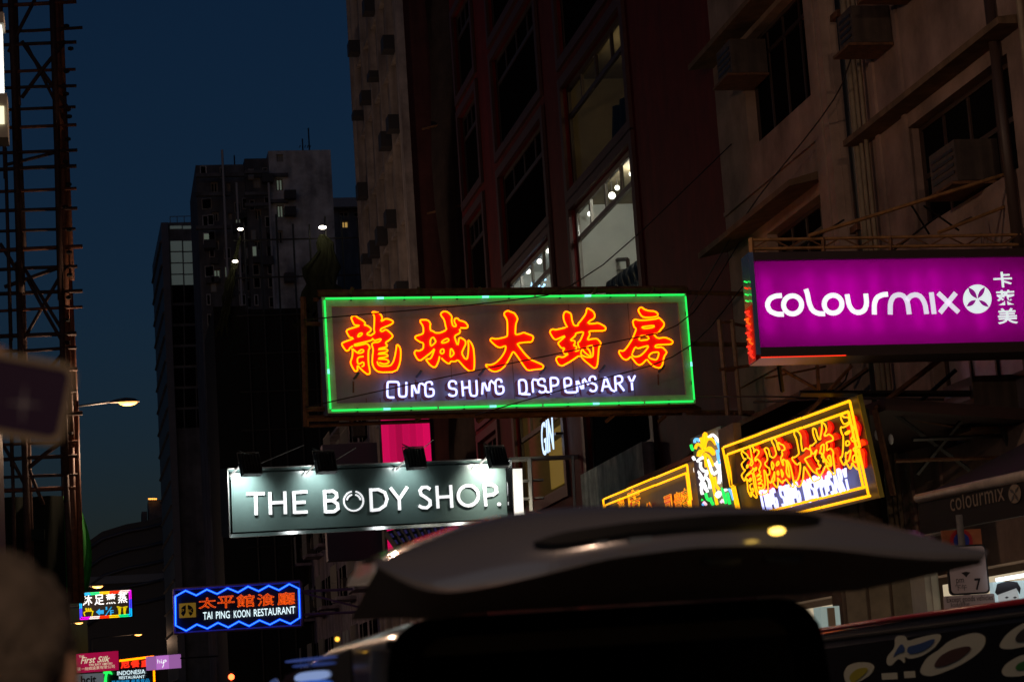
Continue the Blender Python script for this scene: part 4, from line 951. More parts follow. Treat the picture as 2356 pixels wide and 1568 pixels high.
S.root('neon_sign', 'yellow framed neon sign with red backed Chinese characters tilted over the pavement', 'neon sign')
NAVY = mat('navy_sign_panel', (.05, .055, .11), .4, 0, .2, 2)
panelbox(S, NAVY, .05, mat('yellow_edge_paint', (.3, .25, .03), .6)); yframe(S)
qs = [((1092, 540), (1262, 480), (1170, 905)), ((1262, 485), (1438, 425), (1335, 855)), ((1440, 425), (1625, 365), (1510, 815)), ((1595, 380), (1768, 320), (1680, 755)), ((1785, 310), (1940, 258), (1855, 715))]
for (tl, fl), (a, b, c) in zip(OUT, qs):
    A, B, C_ = S.loc(*c4(*a), .1), S.loc(*c4(*b), .1), S.loc(*c4(*c), .1)
    pts = [p for P, _ in tl for p in P]; x0, x1 = min(p[0] for p in pts), max(p[0] for p in pts); z0, z1 = min(p[1] for p in pts), max(p[1] for p in pts)
    f = lambda p: (A[0]+(p[0]-x0)/(x1-x0)*(B[0]-A[0]), A[1]+(p[1]-z1)/(z1-z0)*(A[1]-C_[1]))
    ch = bpy.data.objects.new('character', None); col.objects.link(ch); ch.parent = S.r
    for P, Hs in fl: MB().prism([f(p) for p in P], S.mp(), -.05, -.02, [[f(p) for p in h] for h in Hs]).build('letter_face', REDLET, ch)
    for P, cl in tl: S.tube([f(p) for p in P], .011, N_YEL2, .13, bool(cl), 'neon_outline', 1, ch, 6, px=False)
ex = [p for P in ENGL for p in P]; x0, x1 = min(p[0] for p in ex), max(p[0] for p in ex)
A, B = S.loc(*c4(1280, 985), .1), S.loc(*c4(1905, 840), .1); hgt = .40; k = (B[0]-A[0])/(x1-x0)
base = lambda x: np.interp(x, [x0, x1], [min(p[1] for p in ex if p[0] < x0+.6), min(p[1] for p in ex if p[0] > x1-.6)])
for P in ENGL:
    Q = [(A[0]+(p[0]-x0)*k, A[1]+(B[1]-A[1])*(p[0]-x0)/(x1-x0)+(p[1]-base(p[0]))/.36*hgt) for p in P]
    S.tube(Q, .017, N_WHT, .1, False, 'letter', 1, None, 6, px=False)
S = YL = Sign([c4(150, 880), c4(745, 625), c4(852, 1185), c4(215, 1330)], 36, R(-88), (0, 6, 6))
S.root('neon_sign', 'far yellow framed neon sign half hidden behind the raised tailgate', 'neon sign'); panelbox(S, PANELR); yframe(S)
for ch, (x0, y0, x1, y1, yt) in (('海', (480, 1080, 610, 1030, 1000)), ('房', (690, 1115, 960, 1020, 850)), ('公', (1080, 1230, 1220, 1170, 1110)), ('司', (1500, 1200, 1650, 1140, 950)), ('貴', (1710, 1240, 1870, 1180, 880)), ('賓', (1870, 1230, 2060, 1150, 800))):
    g = crop(2380, 1800, 440, 2356); bx = (g(x0+20, y0+200), g(x1+30, y1+200), g(x0, yt+30)); co = bpy.data.objects.new('character', None); col.objects.link(co); co.parent = S.r
    S.text(ch, bx, N_YEL2, .13, 'neon_outline', co, outline=.007); S.text(ch, bx, REDLET, .05, 'letter_face', co, offset=.05)
S = PALM = Sign([c4(740, 460), c4(965, 365), c4(1130, 1065), c4(905, 1150)], 32, R(-88), (0, 6, 6))
S.root('neon_sign', 'crowded neon palm tree panel in many colours between the yellow framed signs', 'neon sign')
panelbox(S, mat('painted_scene_panel', (.22, .26, .24), .5, 0, .6, 2))
g = crop(2700, 1650, 300, 1176)
PT = {N_YEL2: [[(460, 550), (440, 420), (460, 320), (490, 330), (490, 420), (465, 540)], [(440, 560), (390, 500), (340, 490), (320, 560)], [(450, 560), (420, 460), (400, 390)], [(480, 460), (520, 400), (580, 410), (640, 490)], [(470, 580), (550, 540), (610, 600), (610, 660), (540, 590), (480, 580)], [(440, 600), (370, 600), (360, 680)], [(450, 600), (410, 630), (400, 690)], [(470, 640), (540, 690), (600, 830)], [(460, 640), (480, 740), (490, 850)], [(510, 740), (560, 1000), (610, 1200), (660, 1440)], [(620, 1000), (640, 1130), (690, 1200)], [(540, 880), (600, 1130)], [(780, 1040), (850, 1160)]],
 N_PW: [[(530, 380), (590, 340), (640, 380), (690, 460)], [(350, 760), (390, 720), (440, 700)], [(310, 820), (310, 920), (360, 1000), (420, 1030)], [(340, 800), (350, 900), (400, 980), (450, 1060)], [(400, 770), (400, 860), (460, 920), (520, 910), (480, 980)], [(340, 1110), (380, 1150), (430, 1080), (410, 1200), (430, 1280)], [(450, 1090), (510, 1240)], [(470, 1000), (540, 1070), (550, 1190)], [(650, 1270), (700, 1230), (710, 1290), (670, 1320), (640, 1280)], [(520, 730), (580, 940), (620, 950)], [(700, 900), (630, 790)], [(700, 900), (670, 750)], [(700, 900), (740, 780)], [(700, 900), (790, 840)], [(700, 900), (825, 915)], [(720, 940), (840, 1080)], [(720, 960), (800, 1220)], [(700, 940), (690, 1110)], [(690, 900), (610, 960)], [(415, 1040), (480, 1200)], [(280, 690), (310, 740)]],
 N_GRN: [[(740, 1170), (770, 1300), (800, 1420)], [(820, 1250), (840, 1350), (860, 1430)], [(380, 1190), (390, 1310), (430, 1380)], [(480, 1260), (500, 1340), (540, 1370)], [(550, 1330), (570, 1390), (600, 1440)], [(250, 500), (265, 560), (285, 580)], [(770, 820), (850, 900)], [(800, 900), (880, 960)], [(820, 960), (900, 1060)], [(850, 1000), (900, 1120)]],
 N_SKY: [[(310, 470), (310, 420), (350, 410), (380, 440)], [(640, 400), (690, 540), (740, 660)], [(660, 580), (680, 720), (700, 800)], [(840, 1190), (880, 1230), (920, 1360)], [(330, 1030), (380, 1060)], [(430, 1440), (470, 1420)]],
 N_PNK: [[(720, 760), (740, 710), (770, 690)], [(720, 1400), (750, 1360), (780, 1400)], [(450, 1400), (490, 1440)]]}
for mt_, L in PT.items():
    for st in L: S.tube(tr(g, st), .024, mt_, .1, False, 'neon_tube', 1)
t = thing('sign_board', 'narrow unlit board standing beside the neon palm panel', 'board', onY(1665, 1100, 31)); at = At(t)
a, b = onY(1660, 985, 31.2), onY(1676, 1120, 31.2); at.put(MB().box(a.x, a.x+.12, 30.6, 31.4, b.z, a.z), 'board', mat('tan_board', (.22, .16, .12), .7, 0, .3, 4)); at.put(MB().bar((a.x+.1, 31, a.z-.2), (FX, 31.5, a.z-.2), .05), 'arm', RUST)
t = thing('pavement_canopy', 'dark canopy roof carrying the tilted neon signs over the pavement', 'canopy', (10, 31, 3.4)); at = At(t)
m = MB(); P = [YL.M @ Vector((-YL.w/2, .3, YL.h/2+.1)), YR.M @ Vector((YR.w/2, .35, YR.h/2-.1))]
at.put(m.add([P[0], P[1], (FX-.02, P[1].y, P[1].z-.2), (FX-.02, P[0].y, P[0].z-.2), P[0]-Vector((0, 0, .15)), P[1]-Vector((0, 0, .15)), (FX-.02, P[1].y, P[1].z-.35), (FX-.02, P[0].y, P[0].z-.35)], [(0, 1, 2, 3), (7, 6, 5, 4), (0, 4, 5, 1), (1, 5, 6, 2), (3, 7, 4, 0)]), 'deck', mat('dark_red_canopy', (.03, .01, .008), .7, 0, .4, 3))
for S_, sx in ((YL, -1), (YL, 1), (YR, -1), (YR, 1)):
    a = S_.M @ Vector((sx*(S_.w/2-.3), .3, S_.h/2-.2)); at.put(MB().bar(a, (FX, a.y+.3, a.z+1.2), .05), 'tie_rod', RUST)
    b = S_.M @ Vector((sx*(S_.w/2-.3), .3, -S_.h/2)); at.put(MB().bar(a, b, .06), 'strut', RUST)
# red fringe roof edge above the far yellow sign
t = thing('awning_edge', 'faded red sloping awning edge above the far yellow framed sign', 'awning', YL.M @ Vector((0, .5, YL.h/2+.3))); at = At(t)
for i in range(7):
    a = YL.M @ Vector((-YL.w/2+YL.w*1.1*i/7, .45, YL.h/2+.12)); b = YL.M @ Vector((-YL.w/2+YL.w*1.1*(i+1)/7-.03, .45, YL.h/2+.12)); at.put(MB().bar(a, b, .16), 'valance_piece', mat('faded_red_cloth', (.22, .05, .02), .8, 0, .4, 5) if i % 2 else mat('faded_orange_cloth', (.3, .11, .04), .8, 0, .4, 5))

# ---- blue zigzag restaurant sign
c8 = crop(250, 2250, 1050, 2356)
S = Sign([c8(1000, 235), c8(2135, 165), c8(2145, 560), c8(1005, 635)], 95)
S.root('neon_sign', 'blue zigzag framed restaurant sign reading TAI PING KOON RESTAURANT', 'neon sign')
W, H = S.w/2, S.h/2; S.box(-W, W, .05, .35, -H, H, mat('midnight_panel', (.012, .014, .03), .35), 'panel')
ZZ = [(1012, 300), (1105, 247), (1200, 290), (1295, 237), (1388, 277), (1482, 225), (1575, 263), (1665, 210), (1760, 252), (1850, 203), (1942, 243), (2035, 188), (2122, 230), (2130, 490), (2045, 545), (1950, 505), (1862, 552), (1768, 513), (1675, 565), (1583, 523), (1488, 577), (1395, 535), (1300, 588), (1205, 550), (1110, 607), (1015, 560)]
S.tube(tr(c8, ZZ), .058, N_BLU, .1, True, 'neon_zigzag', 0)
S.tube(tr(c8, ZZ), .02, emat('neon_blue_core', (.05, .25, 1.0), 2.2), .155, True, 'neon_zigzag', 0)
for a, b, yb, yt in ((1222, 1380, 412, 315), (1392, 1545, 408, 300), (1562, 1725, 400, 285), (1750, 1905, 390, 277), (1930, 2088, 380, 265)):
    ch = '太平館湌廳'[(1222, 1392, 1562, 1750, 1930).index(a)]; bx = (c8(a, yb), c8(b, yb-10), c8(a, yt)); co = bpy.data.objects.new('character', None); col.objects.link(co); co.parent = S.r
    S.text(ch, bx, N_ORG, .09, 'neon_outline', co, outline=.012); S.text(ch, bx, emat('dark_red_glow', (.4, .01, .003), .3), .06, 'letter_face', co)
for wd, a, b, yb, ye in (('TAI', 1262, 1345, 508, 500), ('PING', 1378, 1502, 500, 494), ('KOON', 1538, 1685, 492, 482), ('RESTAURANT', 1718, 2090, 480, 452)):
    S.text(wd, (c8(a, yb), c8(b, ye), c8(a, yb-66)), emat('neon_ice_white', (.75, .95, 1.0), 1.3), .09, 'lettering', offset=.004)
e0 = S.loc(*c8(1048, 492), .07); e1 = S.loc(*c8(1187, 355), .07); GOLDP = emat('dim_gold_emblem', (.35, .2, .02), .35)
em = MB().box(e0[0], e1[0], -.07, .04, e0[1], e1[1]).build('emblem', GOLDP, S.r); ex_, ez = (e0[0]+e1[0])/2, (e0[1]+e1[1])/2; eh = (e1[1]-e0[1])/2
MB().prism(ring(ex_, ez-.1*eh, eh*.95, eh*.85, 24), S.mp(), -.08, -.0705).build('dark_disc', DARK, em)
MB().prism([(ex_-eh*.12, ez+eh*.9), (ex_+eh*.12, ez+eh*.9), (ex_+eh*.16, ez-eh*.3), (ex_+eh*.6, ez-eh*.98), (ex_-eh*.6, ez-eh*.98), (ex_-eh*.16, ez-eh*.3)], S.mp(), -.09, -.0805).build('tee_mark', GOLDP, em)
for ch, a, b in (('P', 1062, 1092), ('K', 1130, 1168)): S.text(ch, (c8(a, 445), c8(b, 442), c8(a, 415)), GOLDP, .095, 'letter', em)
VIO = mat('violet_frame', (.2, .12, .28), .5)
for p, q in (((-W, H), (W, H)), ((-W, -H), (W, -H)), ((-W, -H), (-W, H)), ((W, -H), (W, H))): MB().bar((p[0], 0, p[1]), (q[0], 0, q[1]), .09).build('frame_bar', VIO, S.r)
for z in (H*.55, -H*.5): a = S.M @ Vector((W, .2, z)); MB().bar((W, .2, z), S.M.inverted() @ Vector((FX, a.y+.5, a.z)), .08).build('wall_arm', VIO, S.r)
MB().bar((W, .2, H*.5), S.M.inverted() @ Vector((FX, a.y+.5, a.z)), .06).build('wall_arm', VIO, S.r)
light('sign_spill', 'POINT', 14, (.1, .2, 1.0), (0, -1.2, -.3), S.r, shadow_soft_size=.5) if False else None

# ---- rainbow LED sign
S = Sign([c8(145, 265), c8(622, 235), c8(632, 482), c8(150, 517)], 100)
S.root('led_sign', 'LED sign with rainbow border, white Chinese characters and yellow feet', 'LED sign')
W, H = S.w/2, S.h/2; S.box(-W, W, 0, .25, -H, H, DARK, 'panel')
SEQ = [((.0, .5, 1), 'led_cyan'), ((.0, .8, .25), 'led_green'), ((1, .6, 0), 'led_amber'), ((1, .03, .0), 'led_red'), ((1, .8, .75), 'led_white'), ((.8, .0, .8), 'led_magenta'), ((.05, .05, 1), 'led_blue')]
per = [(-W, H), (W, H), (W, -H), (-W, -H), (-W, H)]; k = 0
for (p, q), n in zip(zip(per, per[1:]), (46, 24, 46, 24)):
    for i in range(n):
        t_ = (i+.5)/n; x, z = p[0]+(q[0]-p[0])*t_, p[1]+(q[1]-p[1])*t_; c_, nm = SEQ[(k//9) % 7]; k += 1
        for d in (.05, .12):
            xx = x*(1-d/W) if n == 46 else (x-math.copysign(d, x)); zz = z-math.copysign(d, z) if n == 46 else z*(1-d/H)
            MB().box(xx-.019, xx+.019, -.03, -.001, zz-.024, zz+.024).build('led', emat(nm, c_, 1.3), S.r)
for ch, a, yb in (('沐', 182, 382), ('足', 288, 378), ('薰', 392, 370), ('蒸', 498, 362)): S.text(ch, (c8(a, yb), c8(a+86, yb-6), c8(a, yb-92)), N_PW, .02, 'character', offset=.008)
YLED = emat('led_yellow', (.75, .6, .0), .8); BLED = emat('led_sky', (.02, .4, .85), .9)
S.text('1', (c8(388, 420), c8(402, 420), c8(388, 392)), BLED, .02, 'lettering', offset=.02); S.text('F', (c8(428, 470), c8(460, 468), c8(428, 422)), BLED, .02, 'lettering', offset=.02)
S.rib([[c8(385, 472), c8(440, 392)]], .035, BLED, .02, .01, 'slash')
MB().prism([S.loc(*c8(*p), .02) for p in ((300, 438), (335, 408), (335, 424), (370, 420), (370, 455), (335, 457), (335, 470))], S.mp(), -.02, -.005).build('arrow', BLED, S.r)
S.rib([[c8(188, 445), c8(215, 432), c8(262, 430), c8(278, 435)], [c8(192, 446), c8(200, 475)], [c8(270, 436), c8(264, 476)]]+[[c8(x, 428), c8(x+10, 420), c8(x, 412), c8(x+8, 404)] for x in (208, 228, 248)], .05, YLED, .02, .01, 'foot_bath_icon')
for cx_, sg in ((512, 1), (558, -1)):
    ft = MB().prism([S.loc(*c8(cx_+x*sg, 432+y), .02) for x, y in ((-16, -28), (0, -32), (14, -24), (12, 0), (8, 28), (-2, 32), (-10, 26), (-8, 4))], S.mp(), -.02, -.005).build('footprint', YLED, S.r)
    for i in range(4): a, b = S.loc(*c8(cx_+(-20+i*11)*sg, 392+i*(2 if sg > 0 else 2)), .02); MB().prism(ring(a, b, .03, .035, 8), S.mp(), -.02, -.005).build('toe', YLED, ft)
a = S.M.translation; MB().bar((-W, .1, 0), S.M.inverted() @ Vector((-2.6, 100.4, a.z)), .08).build('wall_arm', DARK, S.r)

# ---- far cluster of small signs
def lightbox(corners, Y, name, label, mt_, side=-3.4):
    S = Sign(corners, Y); S.root(name, label, 'lightbox sign'); W, H = S.w/2, S.h/2
    S.box(-W, W, .0, .3, -H, H, mt_, 'panel'); S.box(-W-.03, W+.03, .301, .34, -H-.03, H+.03, DARK, 'back_box')
    i = S.M.inverted(); a = S.M.translation; MB().bar(((W if side > 0 else -W), .2, H*.4), i @ Vector((side, a.y+.3, a.z+H*.4)), .07).build('wall_arm', DARK, S.r)
    return S
CRE = emat('cream_print', (.75, .68, .45), .85)
S = lightbox([c8(120, 815), c8(478, 790), c8(482, 958), c8(122, 988)], 150, 'lightbox_sign', 'crimson lightbox with cream script reading First Silk at lower left', emat('crimson_glow', (.36, .004, .05), .85))
S.text('THE', (c8(148, 850), c8(195, 846), c8(148, 830)), CRE, .01, offset=.01)
S.text('First', (c8(162, 905), c8(298, 892), c8(162, 846)), CRE, .01, shear=.35, offset=.015); S.text('Silk', (c8(312, 892), c8(428, 884), c8(312, 838)), CRE, .01, shear=.35, offset=.015)
S.text('FAR EAST LIMITED', (c8(240, 922), c8(448, 908), c8(240, 904)), CRE, .01, offset=.012)
S.text('第一絲綢遠東有限公司', (c8(132, 968), c8(468, 940), c8(132, 938)), CRE, .01)
S = lightbox([c8(110, 1000), c8(372, 985), c8(376, 1150), c8(112, 1168)], 150.5, 'lightbox_sign', 'grey lightbox with dark rounded lettering cut by the bottom edge of the photo', emat('grey_glow', (.10, .12, .13), .8))
S.text('hcit', (c8(165, 1085), c8(306, 1078), c8(165, 1012)), mat('black_print', (.01, .01, .012), .5), .02, offset=.03)
S = lightbox([c8(365, 895), c8(828, 842), c8(835, 1130), c8(372, 1185)], 156, 'neon_sign', 'neon sign reading INDONESIA RESTAURANT with red characters and a green palm', mat('navy_black_panel', (.012, .018, .05), .35)); S.r['category'] = 'neon sign'
W, H = S.w/2, S.h/2
for p, q in (((-W, H), (W, H)), ((W, H), (W, -H))): MB().tube([(p[0], -.1, p[1]), (q[0], -.1, q[1])], .07, 6).build('neon_tube', N_YEL, S.r)
for ch, a, yb in (('印', 420, 955), ('尼', 522, 948), ('餐', 612, 940), ('廳', 705, 935)):
    bx = (c8(a, yb), c8(a+82, yb-8), c8(a, yb-64)); S.text(ch, bx, N_RED, .08, 'character', outline=.04)
    S.text(ch, bx, emat('red_letter_glow', (.8, .01, .005), .8), .05, 'letter_face')
ICE = MATS['neon_ice_white']
S.text('INDONESIA', (c8(492, 1008), c8(742, 990), c8(492, 970)), ICE, .06, offset=.0); S.text('RESTAURANT', (c8(508, 1042), c8(738, 1030), c8(508, 1016)), ICE, .06, offset=.0)
S.text('星馬咖喱 星馬食品', (c8(440, 1085), c8(780, 1065), c8(440, 1055)), BLED, .06)
for i in range(7): S.tube([c8(405, 978), c8(405+(-32+i*10), 968+abs(i-3)*2), c8(405+(-40+i*13), 985+abs(3-i)*4)], .05, N_GRN, .08, False, 'palm_leaf', 1)
S.tube([c8(395, 985), c8(385, 1020), c8(380, 1075)], .07, N_GRN, .08, False, 'palm_trunk', 1); S.tube([c8(402, 985), c8(393, 1020), c8(392, 1075)], .05, N_GRN, .08, False, 'palm_trunk', 1)
S = lightbox([c8(745, 840), c8(1045, 818), c8(1048, 938), c8(748, 965)], 145, 'lightbox_sign', 'lilac lightbox with thin white hip lettering above the bottom edge', emat('lilac_glow', (.35, .13, .40), .8), FX)
S.box(-S.w*.18, S.w*.2, -.012, -.001, -S.h/2, S.h/2, emat('lilac_bright', (.5, .17, .58), .9), 'bright_strip')
S.text('hi', (c8(852, 900), c8(892, 898), c8(852, 862)), PRINTW, .02, 'lettering'); S.rib([[c8(895, 898), c8(915, 888), c8(932, 878), c8(925, 868), c8(905, 875), c8(908, 900), c8(905, 920), c8(895, 938)]], .05, PRINTW, .02, .005, 'letter')

# ---- tall pink vertical sign
t = thing('pink_sign', 'tall bright pink vertical sign board between the two long hanging signs', 'sign', (9.9, 70, 5)); at = At(t)
zt = onY(930, 935, 70).z+.9; zb = 6.0
a = onY(884, 1100, 70).x; b = onY(996, 1100, 70).x
for i, k in enumerate((.9, .72, .55, .75, .7, .85, 1.0)):
    x0 = a+(b-a)*i/7; at.put(MB().box(x0+.004, x0+(b-a)/7-.004, 70, 70.1, zb, zt), 'panel', emat('pink_glow_%d' % i if 0 else ['pink_a', 'pink_b', 'pink_c', 'pink_d', 'pink_e', 'pink_f', 'pink_g'][i], (.62, .002, .085), k))
at.put(MB().box(a-.03, b+.03, 70.11, 70.5, zb-.05, zt+.05), 'case', DARK); at.put(MB().bar((b, 70.3, zt-1), (FX, 70.6, zt-1), .1), 'wall_arm', DARK)
at.put(MB().box(a-1.9, a-.1, 70.6, 71.2, 6.6, 10.4), 'unlit_panel', mat('violet_grey_panel', (.10, .08, .12), .6))
light('pink_spill', 'AREA', 60, (1, .05, .25), Vector(((a+b)/2, 69.8, 9))-at.o, t, size=1.5, target=((a+b)/2, 60, 7)) if False else None

# ---- dark lattice canopy with violet panes near the tailgate
t = thing('lattice_canopy', 'dark slanted lattice canopy with violet panes below the dark green sign', 'canopy', (8, 60, 6)); at = At(t)
LA = [onY(890, 1228, 60), onY(1085, 1180, 60), onY(1085, 1225, 58), onY(935, 1290, 58)]
def lq(u, v): return (LA[0]*(1-u)+LA[1]*u)*(1-v)+(LA[3]*(1-u)+LA[2]*u)*v
for i in range(13): at.put(MB().bar(lq(i/12, 0), lq(i/12, 1), .13), 'lattice_bar', DARK)
for i in range(5): at.put(MB().bar(lq(0, i/4), lq(1, i/4), .11), 'lattice_bar', DARK)
m = MB(); 
for i in range(12):
    for j in range(4):
        c0 = [lq(i/12, j/4), lq((i+1)/12, j/4), lq((i+1)/12, (j+1)/4), lq(i/12, (j+1)/4)]
        at.put(MB().quad(*[p+Vector((0, .06, .06)) for p in c0]), 'pane', emat('violet_pane', (.10, .08, .35), .10))

# ---- bright sign edge at the far left
t = thing('lightbox_sign', 'edge of a bright white lightbox at the upper left corner', 'lightbox sign', (-1.2, 18, 5)); at = At(t)
a = onY(5, 66, 18); b = onY(9, 225, 18)
at.put(MB().box(-2.2, a.x, 17.9, 18.1, b.z, a.z), 'panel', emat('white_box_glow', (1, .98, .9), 1.5)); at.put(MB().box(-2.25, b.x+.03, 17.85, 18.15, b.z-.38, b.z-.004), 'lower_case', mat('cream_case', (.4, .37, .3), .6))
at.put(MB().box(-2.25, b.x+.005, 17.83, 17.849, b.z-.27, b.z-.12), 'lamp_strip', emat('warm_strip', (1, .9, .6), 1.2)); at.put(MB().box(-2.25, a.x+.02, 17.86, 18.14, a.z+.004, a.z+.1), 'top_case', MATS['cream_case'])
at.put(MB().bar((-2.2, 18.2, b.z), (-3.2, 18.3, b.z), .08), 'wall_arm', DARK)

# ---- awning with dark lettering at the right, and lit shop poster
t = thing('shop_awning', 'dark shop awning with dim rounded lettering and a pale roller tube on top', 'awning', (9.6, 23, 2.8)); at = At(t)
AX = 9.4
a, b = onX(2112, 1146, AX), onX(2380, 1088, AX); c, d = onX(2118, 1230, AX), onX(2390, 1178, AX)
at.put(MB().tube([a, b], .055, 10), 'roller_tube', mat('cream_tube', (.5, .42, .36), .5, 0, .3, 5), None, True)
at.put(MB().add([a-Vector((0, 0, .06)), b-Vector((0, 0, .06)), d, c, a-Vector((-.05, 0, .06)), b-Vector((-.05, 0, .06)), d+Vector((.05, 0, 0)), c+Vector((.05, 0, 0))], [(0, 1, 2, 3), (7, 6, 5, 4), (2, 6, 7, 3), (0, 3, 7, 4), (1, 5, 6, 2)]), 'valance', mat('black_awning', (.008, .006, .007), .8))
at.put(MB().add([a, b, (FX, b.y, b.z+.9), (FX, a.y, a.z+.9)], [(0, 1, 2, 3)]), 'awning_cloth', MATS['black_awning'])
V, Fs = glyphs('colourmix', res=3, spacing=1.05); mx = max(v[0] for v in V); my = max(v[1] for v in V); p0, p1 = onX(2185, 1176, AX-.02), onX(2310, 1150, AX-.02)
m = MB(); m.v = [(AX-.012, p0.y+(p1.y-p0.y)*v[0]/mx, p0.z+(p1.z-p0.z)*v[0]/mx+.20*v[1]/my) for v in V]; m.f = Fs; at.put(m, 'lettering', mat('dull_gold_print', (.22, .16, .11), .5))
p = onX(2333, 1135, AX-.02); m = MB().prism(ring(0, 0, .1, .1, 20), lambda a_, b_, c_: (AX-.014+c_, p.y-a_*1.6, p.z+b_), 0, .004); lg = at.put(m, 'round_logo', MATS['dull_gold_print'])
for q in (40, 140, 230, 300): m = MB().prism([(.0, .0), (.05*math.cos(R(q-18)), .05*math.sin(R(q-18))), (.1*math.cos(R(q)), .1*math.sin(R(q))), (.05*math.cos(R(q+18)), .05*math.sin(R(q+18)))], lambda a_, b_, c_: (AX-.0175+c_, p.y-a_*1.6, p.z+b_), 0, .003); at.put(m, 'petal', DARK, lg)
e_, f_ = onX(2130, 1235, AX+.3), onX(2290, 1180, AX+.9); at.put(MB().tube([e_, f_], .03, 6), 'folding_arm', mat('grey_arm', (.3, .28, .26), .5), None, True)

t = thing('poster_lightbox', 'lit shop poster of a dark haired face under a white strip lamp', 'poster', (10.5, 21, 1.6)); at = At(t)
a, b = onY(2284, 1338, 22), onY(2380, 1400, 22)
at.put(MB().box(a.x, b.x, 22, 22.1, b.z, a.z), 'panel', emat('poster_pale', (.55, .72, .75), .55))
at.put(MB().tube([(a.x, 21.9, a.z+.015), (b.x, 21.9, a.z+.06)], .02, 8), 'strip_lamp', emat('strip_lamp_glow', (.85, .95, 1.0), 3.0), None, True)
m_ = lambda px, py: (onY(px, py, 21.98).x, onY(px, py, 21.98).z)
fc = MB().prism([m_(*p) for p in ((2296, 1362), (2340, 1352), (2346, 1378), (2338, 1400), (2308, 1400), (2298, 1385))], mapY(21.985), 0, .006); at.put(fc, 'printed_face', emat('poster_skin', (.52, .55, .55), .5))
fc = MB().prism([m_(*p) for p in ((2289, 1362), (2294, 1342), (2318, 1335), (2340, 1338), (2348, 1352), (2346, 1366), (2338, 1352), (2310, 1362), (2294, 1368))], mapY(21.972), 0, .006); at.put(fc, 'printed_hair', mat('poster_hair', (.03, .03, .04), .6))
for px in (2316, 2335): fc = MB().prism([m_(px-5, 1374), m_(px, 1371), m_(px+5, 1373), m_(px, 1376)], mapY(21.974), 0, .004); at.put(fc, 'printed_eye', MATS['poster_hair'])

# ---- traffic sign post
t = thing('traffic_sign', 'parking time sign plate reading pm 7 on a kerb post right of the tailgate', 'traffic sign', (9.0, 22, .14)); at = At(t)
PLATE = mat('pale_sign_plate', (.62, .55, .58), .4); BLKP = mat('sign_black', (.015, .015, .02), .5)
c = onY(2226, 1330, 22); at.put(MB().tube([(c.x, 22.06, .14), (c.x, 22.06, 3.3)], .04, 8), 'post', GREYP, None, True)
def rr(x0, x1, z0, z1, r, n=4):
    P = []
    for cx_, cz_, a0 in ((x1-r, z1-r, 0), (x0+r, z1-r, 90), (x0+r, z0+r, 180), (x1-r, z0+r, 270)):
        P += [(cx_+r*math.cos(R(a0+90*i/n)), cz_+r*math.sin(R(a0+90*i/n))) for i in range(n+1)]
    return P
h = rY(2174, 1255, 2278, 1364, 22)
def at_text(at, s, box, Y, mt_, name='lettering', parent=None, **k):
    V, Fs = glyphs(s, **k); mnx = min(v[0] for v in V); mny = min(v[1] for v in V); mx = max(v[0] for v in V)-mnx; my = max(v[1] for v in V)-mny; m = MB()
    m.v = [(box[0]+(box[1]-box[0])*(v[0]-mnx)/mx, Y, box[2]+(box[3]-box[2])*(v[1]-mny)/my) for v in V]; m.f = Fs; return at.put(m, name, mt_, parent)
at.put(MB().prism(rr(*h, .05), mapY(21.99), 0, .03), 'plate', BLKP); pl = at.put(MB().prism(rr(h[0]+.02, h[1]-.02, h[2]+.02, h[3]-.02, .04), mapY(21.984), 0, .004), 'plate_face', PLATE)
at_text(at, 'pm', rY(2198, 1331, 2217, 1344, 22), 21.98, BLKP, 'lettering', pl); at_text(at, '下午', rY(2196, 1345, 2224, 1357, 22), 21.98, BLKP, 'lettering', pl); at_text(at, '7', rY(2240, 1330, 2257, 1356, 22), 21.98, BLKP, 'lettering', pl, offset=.02)
g_ = rY(2210, 1315, 2232, 1327, 22); at.put(MB().prism([(g_[0], g_[3]-.01), ((g_[0]+g_[1])/2-.015, g_[2]+.02), ((g_[0]+g_[1])/2, g_[2]), ((g_[0]+g_[1])/2+.015, g_[2]+.02), (g_[1], g_[3]-.01), ((g_[0]+g_[1])/2, g_[3])], mapY(21.979), 0, .002), 'arrow_mark', BLKP, pl)
h = rY(2170, 1371, 2290, 1402, 22); p2 = at.put(MB().prism(rr(*h, .02), mapY(21.985), 0, .02), 'lower_plate', PLATE)
at_text(at, 'Except goods vehicles', rY(2176, 1373, 2284, 1383, 22), 21.98, BLKP, 'lettering', p2); at_text(at, 'loading', rY(2186, 1386, 2230, 1396, 22), 21.98, BLKP, 'lettering', p2)
h = rY(2166, 1220, 2264, 1292, 22.2); p3 = at.put(MB().box(h[0], h[1], 22.2, 22.23, h[2], h[3]), 'upper_plate', mat('orange_brown_plate', (.42, .13, .05), .5, 0, .3, 5))
cc = onY(2212, 1244, 22.19); at.put(MB().prism(ring(cc.x, cc.z, .13, .13, 24), mapY(22.19), 0, .008), 'red_disc', mat('sign_red', (.4, .02, .03), .4), p3); at.put(MB().prism(ring(cc.x, cc.z, .09, .09, 24), mapY(22.184), 0, .005), 'blue_disc', mat('sign_blue', (.02, .04, .3), .4), p3)

